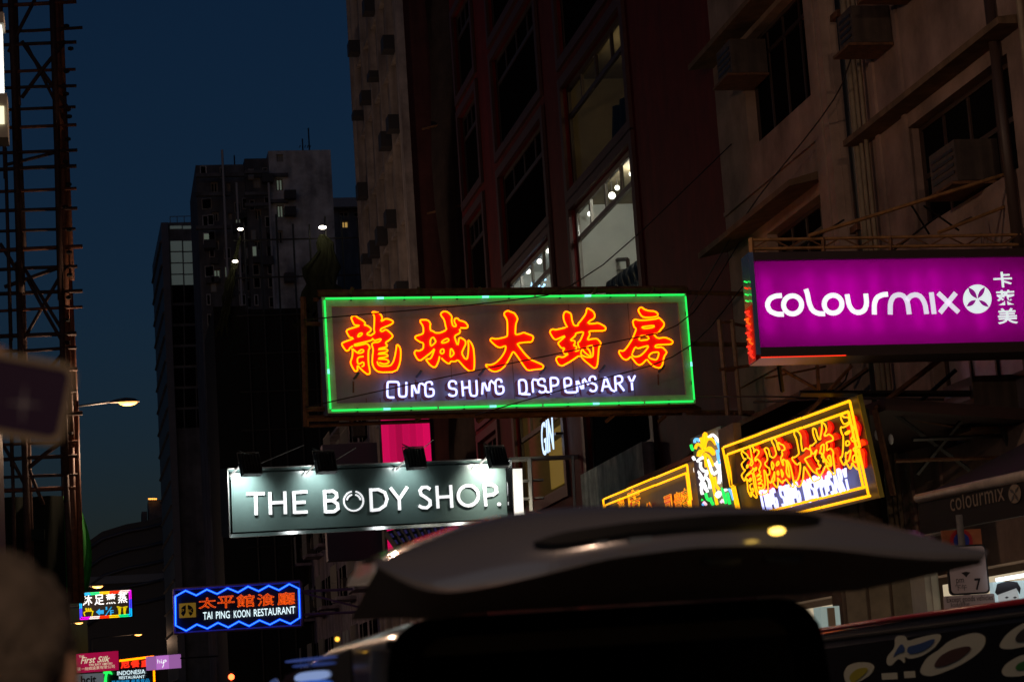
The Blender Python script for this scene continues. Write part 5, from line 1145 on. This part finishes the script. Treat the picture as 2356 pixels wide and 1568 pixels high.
# ---- traffic light far away
t = thing('traffic_light', 'far traffic light showing red above the bottom edge', 'traffic light', (5.5, 100, 0)); at = At(t)
p = onY(532, 1556, 100); at.put(MB().tube([(p.x, 100.2, 0), (p.x, 100.2, p.z+.3)], .06, 6), 'pole', DARK); at.put(MB().box(p.x-.16, p.x+.16, 99.95, 100.15, p.z-.75, p.z+.25), 'housing', DARK)
at.put(MB().sphere((p.x, 99.93, p.z), .14, 10, (1, .4, 1)), 'red_lamp', emat('signal_red', (1, .08, .02), 8), None, True)
for dz in (-.3, -.6): at.put(MB().sphere((p.x, 99.95, p.z+dz), .1, 8, (1, .3, 1)), 'dark_lamp', mat('dark_lens', (.03, .03, .02), .3))
t = thing('head_lamp', 'small bluish white lamp on a thin pole beside the dark head', 'lamp', (-1, 100, 0)); at = At(t)
p = onY(145, 1514, 100); at.put(MB().sphere(p, .12, 8), 'lamp_glass', emat('blue_white_lamp', (.6, .7, 1), 9)); at.put(MB().tube([(p.x, p.y+.1, 0), (p.x, p.y+.1, p.z-.1)], .04, 5), 'pole', DARK)

# ---- overhead cables
def cable(pts, r, label, group='overhead cables'):
    P = smooth_poly(pts, False, 2); tag(MB().tube(P, r, 5).build('cable', mat('cable_black', (.02, .012, .012), .7), None, True), label, 'cable', group)
def cv(L, Y): return [onY(*c1(*p), Y) for p in L]
cable(cv([(18, 255), (500, 212), (1050, 165), (1600, 90)], 35.4)+[Vector((FX, 37, 11.4))], .011, 'thin dark cable crossing the top of the green framed sign')
cable(cv([(30, 755), (490, 652), (1100, 525), (1750, 390), (2215, 297)], 35.4)+[Vector((FX, 36.9, 9.6))], .011, 'thin dark cable rising across the middle of the green framed sign')
cable(cv([(1000, 800), (1190, 742), (1600, 625), (2215, 460)], 35.4)+[Vector((FX, 36.8, 8.8))], .011, 'thin dark cable over the lower right corner of the green framed sign')
cable([onY(1600, 912, 35.6), onY(1750, 912, 33), onY(1950, 914, 31)]+[Vector((FX, 31.1, 7.4))], .014, 'thin cable running right from the green framed sign')
cable([onX(1580, 720, FX-.4), onX(1720, 480, FX-.4), onX(1925, 230, FX-.4), onX(1960, 130, FX-.4)], .012, 'diagonal cable climbing in front of the tenement canopies')
cable([onY(1735, 925, 33), onY(1950, 915, 30), onY(2250, 920, 27.5), onY(2400, 918, 27)], .022, 'thick dark cable below the magenta box sign')

# ---- tangle of dark sign brackets under the magenta sign
t = thing('sign_bracket', 'tangle of dark steel struts hanging below the magenta box sign', 'bracket', (9.5, 26, 4.5)); at = At(t)
for p, q, wd, Y in (((1800, 850), (1960, 940), .035, 27), ((1960, 840), (1850, 960), .035, 27), ((1790, 828), (1800, 900), .04, 26.5), ((1840, 905), (2356, 905), .06, 26), ((2010, 935), (2356, 938), .06, 26), ((2050, 945), (2230, 1080), .045, 26), ((2230, 945), (2110, 1090), .04, 26),
                    ((2200, 850), (2075, 960), .04, 26.5), ((2100, 1010), (2356, 1000), .04, 26), ((2060, 1060), (2356, 1050), .035, 26), ((2290, 940), (2340, 1080), .05, 26), ((1990, 940), (2012, 1090), .06, 26), ((1655, 850), (1790, 832), .03, 30), ((1880, 840), (1885, 912), .035, 26.5), ((2080, 960), (2356, 1010), .03, 26.3), ((1760, 870), (1900, 842), .02, 28)):
    a = onY(*p, Y); b = onY(*q, Y+.4); at.put(MB().bar(a, b, wd), 'strut', RUST if wd < .036 else DARK)
for p in ((2018, 1000), (2050, 1010)): a = onY(*p, 25.9); at.put(MB().sphere(a, .035, 8, (1, 1, 2)), 'small_lamp', mat('milky_glass', (.6, .65, .62), .3))

# ================================================================== VEHICLES
RUBBER = mat('tyre_rubber', (.02, .02, .02), .8); RIMM = mat('wheel_rim', (.35, .35, .36), .35, .8)
def section(x0, x1, zb, zt, inset, rad, n=4):
    P = [(x0, zb), (x1, zb), (x1, zb+(zt-zb)*.55)]
    for cx_, a0 in ((x1-inset-rad, 0), (x0+inset+rad, 90)):
        for i in range(n+1): P.append((cx_+rad*math.cos(R(a0+90*i/n)), zt-rad+rad*math.sin(R(a0+90*i/n))))
    P.append((x0, zb+(zt-zb)*.55)); return P
def van(label, x0, x1, y0, y1, zr, mt_, inset=.06, rad=.14, open_rear=False):
    t = thing('van', label, 'van', ((x0+x1)/2, (y0+y1)/2, 0)); at = At(t)
    st = [(y0, zr-(.004 if open_rear else .05), .0), (y0+.2, zr, 0), (y0+(y1-y0)*.4, zr+.01, 0), (y1-1.7, zr-.02, 0), (y1-1.1, zr-.2, .02), (y1-.55, 1.12, .03), (y1-.1, .95, .05), (y1, .75, .12)]
    m = MB(); n = None
    for y, z, ins in st:
        P = section(x0+ins, x1-ins, .26, z, inset if z > 1.2 else .03, rad if z > 1.2 else .08); n = len(P); m.v += [(a, y, b) for a, b in P]
    for i in range(len(st)-1):
        for j in range(n): j2 = (j+1) % n; m.f.append((i*n+j, i*n+j2, (i+1)*n+j2, (i+1)*n+j))
    m.f.append(tuple((len(st)-1)*n+j for j in range(n)))
    if not open_rear: m.f.append(tuple(range(n-1, -1, -1)))
    body = at.put(m, 'body', mt_, None, True)
    for y in (y0+.85, y1-.95):
        for sx, x in ((-1, x0+.1), (1, x1-.1)):
            wl = at.put(MB().tube([(x-.1, y, .31), (x+.1, y, .31)], .31, 18), 'wheel', RUBBER); at.put(MB().tube([(x+sx*.1, y, .31), (x+sx*.108, y, .31)], .19, 14), 'rim', RIMM, wl)
    at.put(MB().box(x0-.02, x1+.02, y0-.12, y0+.02, .3, .55), 'rear_bumper', mat('bumper_plastic', (.04, .04, .04), .5))
    for x in (x0+.005, x1-.105): at.put(MB().box(x, x+.1, y0-.03, y0-.001, .8, 1.25), 'tail_light', mat('red_tail_lens', (.18, .01, .012), .25))
    return t, at
SILVER = mat('silver_van_paint', (.19, .195, .22), .14, .3, .05, 2, 0, 20, 0, .5, 1.0)
# open van in front of us
t, at = van('van with its silver tailgate raised right in front of the camera', .66, 1.93, 5.62, 10.4, 1.84, mat('shaded_silver_paint', (.04, .038, .038), .3, .2, 0, 3, 0, 20, 0, .4, .3), .05, .12, True)  # body colour is the silver darkened to stand for its shaded sides
m = MB(); n = None
for y in (5.66, 8.7):
    P = section(.73, 1.86, .5, 1.79, .05, .1); n = len(P); m.v += [(a, y, b) for a, b in P]
for j in range(n): m.f.append((j, (j+1) % n, n+(j+1) % n, n+j))
m.f.append(tuple(n+j for j in range(n))); at.put(m, 'interior_lining', mat('black_lining', (.012, .012, .012), .9))
m = MB().prism(section(.66, 1.93, .26, 1.836, .05, .12), mapY(5.6), 0, .04, [section(.73, 1.86, .5, 1.79, .05, .1)]); at.put(m, 'door_frame', mat('dark_seal', (.004, .004, .004), .9, spec=.05))
for x in (.95, 1.55):
    s_ = at.put(MB().box(x-.22, x+.22, 7.1, 7.3, .7, 1.3), 'seat', mat('seat_cloth', (.03, .03, .035), .95)); at.put(MB().sphere((x, 7.2, 1.42), .13, 10, (1, .5, .8)), 'headrest', MATS['seat_cloth'], s_, True)
at.put(MB().box(.72, 1.87, 5.63, 5.7, 1.74, 1.785), 'headliner_edge', mat('beige_headliner', (.07, .06, .03), .9))
def resample(P, N):
    X = [p[0] for p in P]; u = np.linspace(X[0], X[-1], N); return list(zip(u, np.interp(u, X, [p[1] for p in P])))
NT = 60
def smo(y, k=3):
    y = np.array(y); 
    for _ in range(k): y[1:-1] = .25*y[:-2]+.5*y[1:-1]+.25*y[2:]
    return y
def row(P, Y, bulge=0.0):
    Q = resample(P, NT); ys = smo([q[1] for q in Q]); out = []
    for i, (x, _) in enumerate(Q): u = 2*i/(NT-1)-1; out.append(onY(x, ys[i], Y+bulge*u*u))
    return out
TT = [(852, 1297), (900, 1272), (1000, 1238), (1100, 1203), (1180, 1182), (1300, 1167), (1400, 1161), (1500, 1160), (1620, 1162), (1750, 1166), (1900, 1178), (2050, 1207), (2150, 1238), (2262, 1277)]
MM = [(866, 1302), (920, 1338), (985, 1362), (1035, 1366), (1150, 1345), (1250, 1322), (1400, 1284), (1600, 1258), (1750, 1255), (1900, 1262), (2050, 1280), (2150, 1288), (2262, 1286)]
II = [(868, 1306), (940, 1418), (1000, 1430), (1100, 1402), (1250, 1368), (1400, 1345), (1600, 1328), (1800, 1328), (1900, 1332), (2000, 1330), (2150, 1318), (2262, 1296)]
r1 = row(TT, 4.62, .12); r2 = row(MM, 4.55, .14); r3 = row(II, 4.75, .1)
r0 = [Vector((p.x*1.0+(.04 if i < NT/2 else -.02), 5.6, 1.93)) for i, p in enumerate(r1)]
rm = [(a*.5+b*.5)+Vector((0, -.035, .012)) for a, b in zip(r1, r2)]; rt = [a+Vector((0, .25, .02)) for a in r1]
r4 = [Vector((p.x, 5.55, 1.84)) for p in r0]
def loft(rows):
    m = MB()
    for r_ in rows: m.v += [tuple(p) for p in r_]
    for i in range(len(rows)-1):
        for j in range(NT-1): m.f.append((i*NT+j, i*NT+j+1, (i+1)*NT+j+1, (i+1)*NT+j))
    return m
tg = bpy.data.objects.new('tailgate', None); col.objects.link(tg); tg.parent = t; tg['label'] = 'raised silver tailgate'
at.put(loft([r0, rt, r1, rm, r2]), 'outer_skin', SILVER, tg, True)
at.put(loft([r2, [p+Vector((0, .02, -.004)) for p in r2], r3, r4]), 'inner_trim', mat('grey_trim', (.15, .135, .115), .6, 0, .15, 5), tg, True)
def patch(pts, dy, nm, mt_, th=.01):
    P = [onY(*p, 4.5+dy) for p in pts]; m = MB().prism([(p.x, p.z) for p in P], mapY(4.5+dy), 0, th); return at.put(m, nm, mt_, tg)
up_ = [(1232, 1244), (1262, 1232), (1300, 1222), (1450, 1200), (1650, 1182), (1800, 1178), (1870, 1182), (1894, 1191)]; lo_ = [(1232, 1246), (1262, 1252), (1320, 1247), (1450, 1225), (1600, 1212), (1750, 1206), (1878, 1199), (1894, 1193)]
m = MB(); NS = 40
for C_ in (up_, lo_):
    Q = resample(C_, NS); ys = smo([q[1] for q in Q], 2)
    m.v += [tuple(onY(q[0], ys[i], 4.53+.13*(2*(q[0]-852)/1410-1)**2)) for i, q in enumerate(Q)]
for i in range(NS-1): m.f.append((i, i+1, NS+i+1, NS+i))
k0 = len(m.v); m.v += [(a, b+.03, c) for a, b, c in m.v[:2*NS]]
for i in range(NS-1): m.f += [(i, i+1, k0+i+1, k0+i), (NS+i, k0+NS+i, k0+NS+i+1, NS+i+1)]
at.put(m, 'plate_recess', mat('gloss_black_garnish', (.008, .007, .007), .25), tg)
patch(ring(1790, 1220, 16, 8, 14), -.02, 'plate_glint', emat('plate_glint_glow', (1.0, .62, .1), 5), .015)  # amber reflection put in as a small glowing oval
patch([(1448, 1237), (1500, 1233), (1500, 1244), (1448, 1248)], -.02, 'maker_badge', mat('badge_metal', (.6, .62, .65), .2, .9), .015); patch([(1370, 1245), (1400, 1242), (1400, 1250), (1370, 1253)], -.02, 'maker_badge', MATS['badge_metal'], .015)
for cx_, cy_ in ((1662, 1278), (1803, 1272)): patch([(cx_+46*math.copysign(abs(math.cos(q))**.6, math.cos(q)), cy_+22*math.copysign(abs(math.sin(q))**.6, math.sin(q))) for q in np.linspace(0, 2*math.pi, 20, endpoint=False)], .12, 'grab_recess', DARK, .03)

# side window of the open van, blue reflections put on as glowing shapes
m_ = lambda pts, x: [(onX(*p, x).y, onX(*p, x).z) for p in pts]
WX = .652
p0 = at.put(MB().prism([(5.95, 1.0), (9.6, 1.0), (8.9, 1.66), (8.2, 1.765), (5.95, 1.78)], mapX(WX), 0, .006), 'side_window', mat('car_glass', (.008, .008, .01), .06))
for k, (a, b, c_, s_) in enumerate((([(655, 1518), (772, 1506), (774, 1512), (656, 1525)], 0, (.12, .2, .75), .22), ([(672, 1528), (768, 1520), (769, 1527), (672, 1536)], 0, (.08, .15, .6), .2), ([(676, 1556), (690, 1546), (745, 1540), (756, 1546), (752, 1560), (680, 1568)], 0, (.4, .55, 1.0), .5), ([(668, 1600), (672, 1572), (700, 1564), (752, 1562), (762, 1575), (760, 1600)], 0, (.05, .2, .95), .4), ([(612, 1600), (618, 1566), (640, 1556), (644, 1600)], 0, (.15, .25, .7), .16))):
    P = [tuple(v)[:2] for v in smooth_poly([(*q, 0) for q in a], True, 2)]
    at.put(MB().prism(m_(P, WX-.003-.001*k), mapX(WX-.003-.001*k), 0, .002), 'lit_reflection_panel', emat('blue_reflection_%s' % 'abcde'[k], c_, s_), p0)
at.put(MB().box(WX-.004, WX-.001, 7.05, 7.2, 1.0, 1.775), 'window_pillar', DARK, p0)
at.put(MB().tube([(.66, 5.66, .8), (.668, 5.64, 1.4), (.70, 5.63, 1.76)], .03, 10), 'lit_corner_strip', mat('lit_corner_cream', (.42, .37, .31), .4), None, True)  # lit edge of the rear corner put in as a pale strip
p = onX(776, 1469, .70); at.put(MB().sphere(p, .005, 8), 'roof_glint', emat('amber_glint', (1, .5, .05), 5))  # street lamp reflection on the roof put in as a glowing bead

# van on the right with stickers on the windows
t, at = van('dark van on the right with animal shaped stickers on its side window', 4.8, 6.5, 9.6, 17.2, 1.98, mat('slate_van_paint', (.09, .085, .10), .35, .2, .05, 2, 0, 20, 0, .5, .4), 0, .06)
SX = 4.793
at.put(MB().prism([(9.9, 1.0), (14.6, 1.0), (14.4, 1.84), (9.9, 1.87)], mapX(SX), 0, .006), 'side_window', mat('car_glass', (.008, .008, .01), .06))
at.put(MB().tube([(4.79, 9.65, 1.965), (4.79, 13, 1.972), (4.79, 15.6, 1.962)], .016, 8), 'roof_gutter', mat('red_reflection_paint', (.55, .03, .05), .3), None, True)  # red neon reflection along the gutter put into its paint
at.put(MB().tube([(4.79, 9.65, 1.90), (4.79, 15.0, 1.895)], .012, 6), 'window_rail', DARK)
cs = crop(3200, 1900, 896, 1701)
ST = [([(720, 1215), (800, 1215), (810, 1260), (900, 1230), (1060, 1195), (1070, 1240), (1020, 1310), (930, 1370), (830, 1395), (790, 1370), (795, 1430), (770, 1400), (740, 1390), (690, 1450), (655, 1430), (660, 1370), (720, 1310)], [((.02, .09, .30), [(770, 1275), (790, 1300), (790, 1340), (740, 1350), (700, 1385), (740, 1310)]), ((.02, .09, .30), [(810, 1300), (900, 1280), (1030, 1230), (1000, 1290), (920, 1340), (820, 1360)])], 'blue fish sticker'),
 ([(905, 1480), (960, 1380), (1060, 1320), (1120, 1260), (1240, 1210), (1340, 1190), (1405, 1220), (1400, 1300), (1330, 1370), (1200, 1450), (1100, 1490), (1000, 1525), (930, 1515)], [((.07, .02, .015), [(1015, 1440), (1060, 1370), (1150, 1320), (1280, 1290), (1300, 1320), (1220, 1390), (1120, 1440), (1030, 1460)])], 'brown animal sticker'),
 ([(1510, 1290), (1560, 1210), (1640, 1150), (1720, 1110), (1760, 1200), (1740, 1290), (1600, 1320), (1530, 1315)], [((.02, .02, .02), [(1630, 1240), (1660, 1190), (1730, 1140), (1740, 1250), (1650, 1270)])], 'black figure sticker'),
 ([(1525, 1490), (1560, 1430), (1640, 1380), (1720, 1350), (1760, 1450), (1720, 1520), (1560, 1530)], [((.02, .22, .03), [(1630, 1460), (1660, 1420), (1730, 1400), (1740, 1470), (1650, 1480)])], 'green sticker'),
 ([(330, 1500), (360, 1440), (440, 1415), (530, 1420), (565, 1450), (540, 1510), (450, 1565), (380, 1600), (340, 1560)], [((.5, .45, .03), [(370, 1520), (430, 1465), (510, 1455), (510, 1490), (440, 1550), (390, 1580)])], 'yellow round sticker')]
SW = mat('sticker_white', (.72, .74, .58), .5)
for ol, fills, lb in ST:
    P = [tuple(v)[:2] for v in smooth_poly([(*cs(*p), 0) for p in ol], True, 2)]
    s_ = at.put(MB().prism(m_(P, SX-.004), mapX(SX-.004), 0, .003), 'sticker', SW); s_['label'] = lb
    for i, (c_, f_) in enumerate(fills):
        P = [tuple(v)[:2] for v in smooth_poly([(*cs(*p), 0) for p in f_], True, 2)]
        at.put(MB().prism(m_(P, SX-.008), mapX(SX-.008), 0, .003), 'sticker_print', mat('sticker_%.2f_%.2f' % c_[:2], c_, .5), s_)
for a, b in (((620, 1525), (735, 1520)), ((790, 1512), (870, 1508))): 
    q = m_([cs(*a), cs(*b)], SX-.004); at.put(MB().prism([(q[0][0], q[0][1]-.02), (q[1][0], q[1][1]-.02), (q[1][0], q[1][1]+.02), (q[0][0], q[0][1]+.02)], mapX(SX-.004), 0, .003), 'sticker', SW)

# ---- pavement level things glimpsed under the tailgate: cabinets and a lit till window
t = thing('shop_shutter_boxes', 'pale grey metal cabinets against the shop front right of the open van', 'cabinet', (11, 27, .14)); at = At(t)
h = rY(2125, 1310, 2172, 1470, 26); at.put(MB().box(h[0], h[1], 26, 26.5, .14, h[3]), 'cabinet', mat('pale_cabinet', (.45, .46, .42), .5, 0, .2, 3)); at.put(MB().box(h[0]+.08, h[1]-.03, 25.98, 25.999, .3, h[3]-.08), 'cabinet_door', mat('pale_cabinet_door', (.5, .52, .48), .4))
h = rY(1930, 1300, 2110, 1400, 28); at.put(MB().box(h[0], h[1], 28, 28.4, .14, h[3]), 'wall_panel', mat('brown_panel', (.1, .07, .05), .7, 0, .4, 3))
for i in range(3): at.put(MB().box(h[0]+.05+i*.33, h[0]+.33+i*.33, 27.97, 27.999, 1.9, h[3]-.06), 'panel_leaf', mat('brown_leaf', (.13, .10, .07), .7, 0, .4, 4))
h = rY(1888, 1395, 1935, 1440, 27); at.put(MB().box(h[0], h[1], 27, 27.3, h[2], h[3]), 'lit_hatch', emat('hatch_glow', (.5, .65, .6), .35)); at.put(MB().box(h[0]-.03, h[1]+.03, 26.95, 26.999, h[2]-.35, h[2]), 'counter', mat('grey_counter', (.3, .3, .3), .5)); at.put(MB().box(h[0]+.08, h[1]-.08, 26.96, 26.998, h[2]+.01, h[3]-.02), 'hatch_notice', mat('tan_notice', (.3, .25, .18), .6))

# ================================================================== PERSON WITH RAISED PHONE
def skin(name, verts, edges, radii, mt_, parent=None, sub=2, root=0):
    me = bpy.data.meshes.new(name); me.from_pydata(verts, edges, []); me.update(); o = link(name, me, parent)
    o.modifiers.new('skin', 'SKIN'); s_ = o.modifiers.new('sub', 'SUBSURF'); s_.levels = sub; s_.render_levels = sub
    sv = me.skin_vertices[0].data
    for i, r_ in enumerate(radii): sv[i].radius = (r_, r_) if not isinstance(r_, tuple) else r_; sv[i].use_root = (i == root)
    bpy.context.view_layer.update(); dg = bpy.context.evaluated_depsgraph_get(); m2 = bpy.data.meshes.new_from_object(o.evaluated_get(dg))
    o.modifiers.clear(); o.data = m2; m2.materials.clear(); m2.materials.append(mt_); m2.polygons.foreach_set('use_smooth', [True]*len(m2.polygons)); return o
SKIN = mat('skin', (.42, .25, .17), .55); CLOTH = mat('dark_jacket', (.02, .02, .022), .9, 0, .3, 6); HAIR = mat('grey_hair', (.12, .10, .08), .75, 0, .45, 40, .5, 90)
hx, hy = -.115, 2.34; ph = onY(-8, 905, 2.3)
pr = thing('person', 'out of focus person with short grey hair at lower left holding up a phone', 'person', (hx, hy, 0))
def L(p): return (p[0]-hx, p[1]-hy, p[2])
hand = Vector((ph.x-.075, ph.y-.005, ph.z+.0))
V = [(hx, hy, .93), (hx, hy, 1.12), (hx, hy, 1.33), (hx, hy, 1.45), (hx, hy, 1.53), (hx, hy+.01, 1.6), (hx, hy+.012, 1.68), (hx, hy+.005, 1.74),
     (hx+.17, hy, 1.40), (hx+.22, hy+.02, 1.15), (hx+.2, hy+.12, .95), (hx+.19, hy+.16, .87),
     (hx-.16, hy, 1.41), (hx-.27, hy-.02, 1.55), (hx-.2, hy-.03, 1.78), tuple(hand+Vector((-.035, 0, -.05))),
     (hx+.09, hy, .88), (hx+.1, hy+.01, .5), (hx+.1, hy-.02, .09), (hx+.1, hy+.12, .05), (hx-.09, hy, .88), (hx-.1, hy+.01, .5), (hx-.1, hy-.02, .09), (hx-.1, hy+.12, .05), tuple(hand)]
E_ = [(0, 1), (1, 2), (2, 3), (3, 4), (4, 5), (5, 6), (6, 7), (3, 8), (8, 9), (9, 10), (10, 11), (3, 12), (12, 13), (13, 14), (14, 15), (0, 16), (16, 17), (17, 18), (18, 19), (0, 20), (20, 21), (21, 22), (22, 23), (15, 24)]
RD = [.15, .14, .155, .1, .055, .06, .075, .06, .065, .045, .036, .04, .065, .05, .038, .03, .09, .065, .045, .04, .09, .065, .045, .04, .04]
ta = math.radians(-14)
for k in range(4):                                             # four fingers round the back and over the upper edge
    b = hand+Vector((.02+.0*k, .014, .03-.018*k)); c_ = b+Vector((.028, .012, .012)); d_ = c_+Vector((.022, .004, .004)); e_ = d_+Vector((.014, -.012, -.002)); i0 = len(V)
    V += [tuple(b), tuple(c_), tuple(d_), tuple(e_)]; E_ += [(24, i0), (i0, i0+1), (i0+1, i0+2), (i0+2, i0+3)]; RD += [.0095, .009, .0085, .0075]
b = hand+Vector((.0, -.016, .015)); i0 = len(V); V += [tuple(b), tuple(b+Vector((.03, -.012, .022))), tuple(b+Vector((.062, -.006, .03)))]; E_ += [(24, i0), (i0, i0+1), (i0+1, i0+2)]; RD += [.0125, .011, .0095]
bd = skin('body', [L(v) for v in V], E_, RD, SKIN, pr)
m = MB()
def shell_of(pts, rs, n=12): m.tube(pts, 1, n); 
for chain, rs in ((((hx, hy, .86), (hx, hy, 1.0), (hx, hy, 1.15), (hx, hy, 1.33), (hx, hy, 1.43), (hx, hy, 1.49)), (.175, .17, .165, .19, .165, .085)), (((hx+.12, hy, 1.42), (hx+.19, hy, 1.38), (hx+.225, hy+.02, 1.15), (hx+.21, hy+.1, .97)), (.09, .085, .065, .055)), (((hx-.1, hy, 1.42), (hx-.19, hy, 1.43), (hx-.275, hy-.02, 1.55), (hx-.215, hy-.03, 1.75)), (.09, .085, .068, .055))):
    k0 = len(m.v); n = 12
    P = [Vector(L(p)) for p in chain]
    for i, p in enumerate(P):
        tn = (P[min(i+1, len(P)-1)]-P[max(i-1, 0)]).normalized(); a = Vector((0, 1, 0)); a = (a-tn*a.dot(tn)).normalized(); b = tn.cross(a)
        for j in range(n): q = 2*math.pi*j/n; m.v.append(tuple(p+a*rs[i]*(.72 if len(P) == 6 else 1)*math.cos(q)+b*rs[i]*math.sin(q)))
    for i in range(len(P)-1):
        for j in range(n): j2 = (j+1) % n; m.f.append((k0+i*n+j, k0+i*n+j2, k0+(i+1)*n+j2, k0+(i+1)*n+j))
m.build('jacket', CLOTH, pr, True)
m = MB()                                                        # trousers
for sx in (-1, 1):
    k0 = len(m.v); P = [(sx*.085, 0, .95), (sx*.1, .01, .7), (sx*.1, .01, .5), (sx*.1, -.01, .12)]; rs = (.115, .1, .085, .07)
    for p, r_ in zip(P, rs): m.v += [(p[0]+r_*math.cos(2*math.pi*j/10), p[1]+r_*math.sin(2*math.pi*j/10), p[2]) for j in range(10)]
    for i in range(3):
        for j in range(10): j2 = (j+1) % 10; m.f.append((k0+i*10+j, k0+i*10+j2, k0+(i+1)*10+j2, k0+(i+1)*10+j))
m.build('trousers', mat('dark_trousers', (.02, .022, .03), .9), pr, True)
m = MB(); n, hN = 28, 14                                        # hair cap, lower at the back of the head
for i in range(hN+1):
    for j in range(n):
        q = 2*math.pi*j/n; back = .5-.5*math.sin(q); tm = (math.pi*.42+math.pi*.3*back); t_ = tm*i/hN
        r_ = 1+.05*math.sin(q*5+i)+.03*math.sin(q*11-i*2)
        m.v.append((.083*r_*math.sin(t_)*math.cos(q), .01+.1*r_*math.sin(t_)*math.sin(q), 1.695+.097*r_*math.cos(t_)))
for i in range(hN):
    for j in range(n): j2 = (j+1) % n; m.f.append((i*n+j, (i+1)*n+j, (i+1)*n+j2, i*n+j2))
m.build('hair', HAIR, pr, True)
for sx in (-1, 1): MB().sphere((sx*.078, .0, 1.655), .03, 10, (.35, .7, 1)).build('ear', SKIN, pr, True)
MB().sphere((0, .098, 1.645), .018, 8, (.8, 1, 1.4)).build('nose', SKIN, pr, True)
# the phone
t = thing('phone', 'blurred dark phone with a pale rim held up at the left edge', 'phone', ph); t.rotation_euler = (0, R(13), R(-4))
o_ = rr(-.077, .077, -.043, .043, .014, 6); i_ = rr(-.0715, .0715, -.0375, .0375, .010, 6)
MB().prism(o_, mapY(-.005), 0, .011, [i_]).build('rim', mat('cream_phone_case', (.26, .22, .14), .6), t)
MB().prism(rr(-.0714, .0714, -.0374, .0374, .010, 6), mapY(-.003), 0, .007).build('glass_back', mat('violet_black_glass', (.022, .010, .04), .45, spec=.15), t)
star = []
for k in range(16): q = 2*math.pi*k/16+.1; r_ = (.020 if k % 8 == 0 else .022 if k % 4 == 0 else .0035 if k % 2 else .003); star.append((.03+r_*math.cos(q), -.006+r_*math.sin(q)))
MB().prism(star, mapY(-.0036), 0, .0005).build('star_glint', mat('pale_star_glint', (.16, .16, .2), .5), t)  # lamp glint put on the glass as a flat pale star

print('things', len([o for o in bpy.data.objects if o.parent is None]), 'objects', len(bpy.data.objects))
for nm, s_ in (('main', MAIN), ('cm', CM), ('yr', YR), ('yl', YL), ('palm', PALM)): print(nm, [round(float(x), 3) for x in s_.q], 'err', round(float(s_.err), 2))
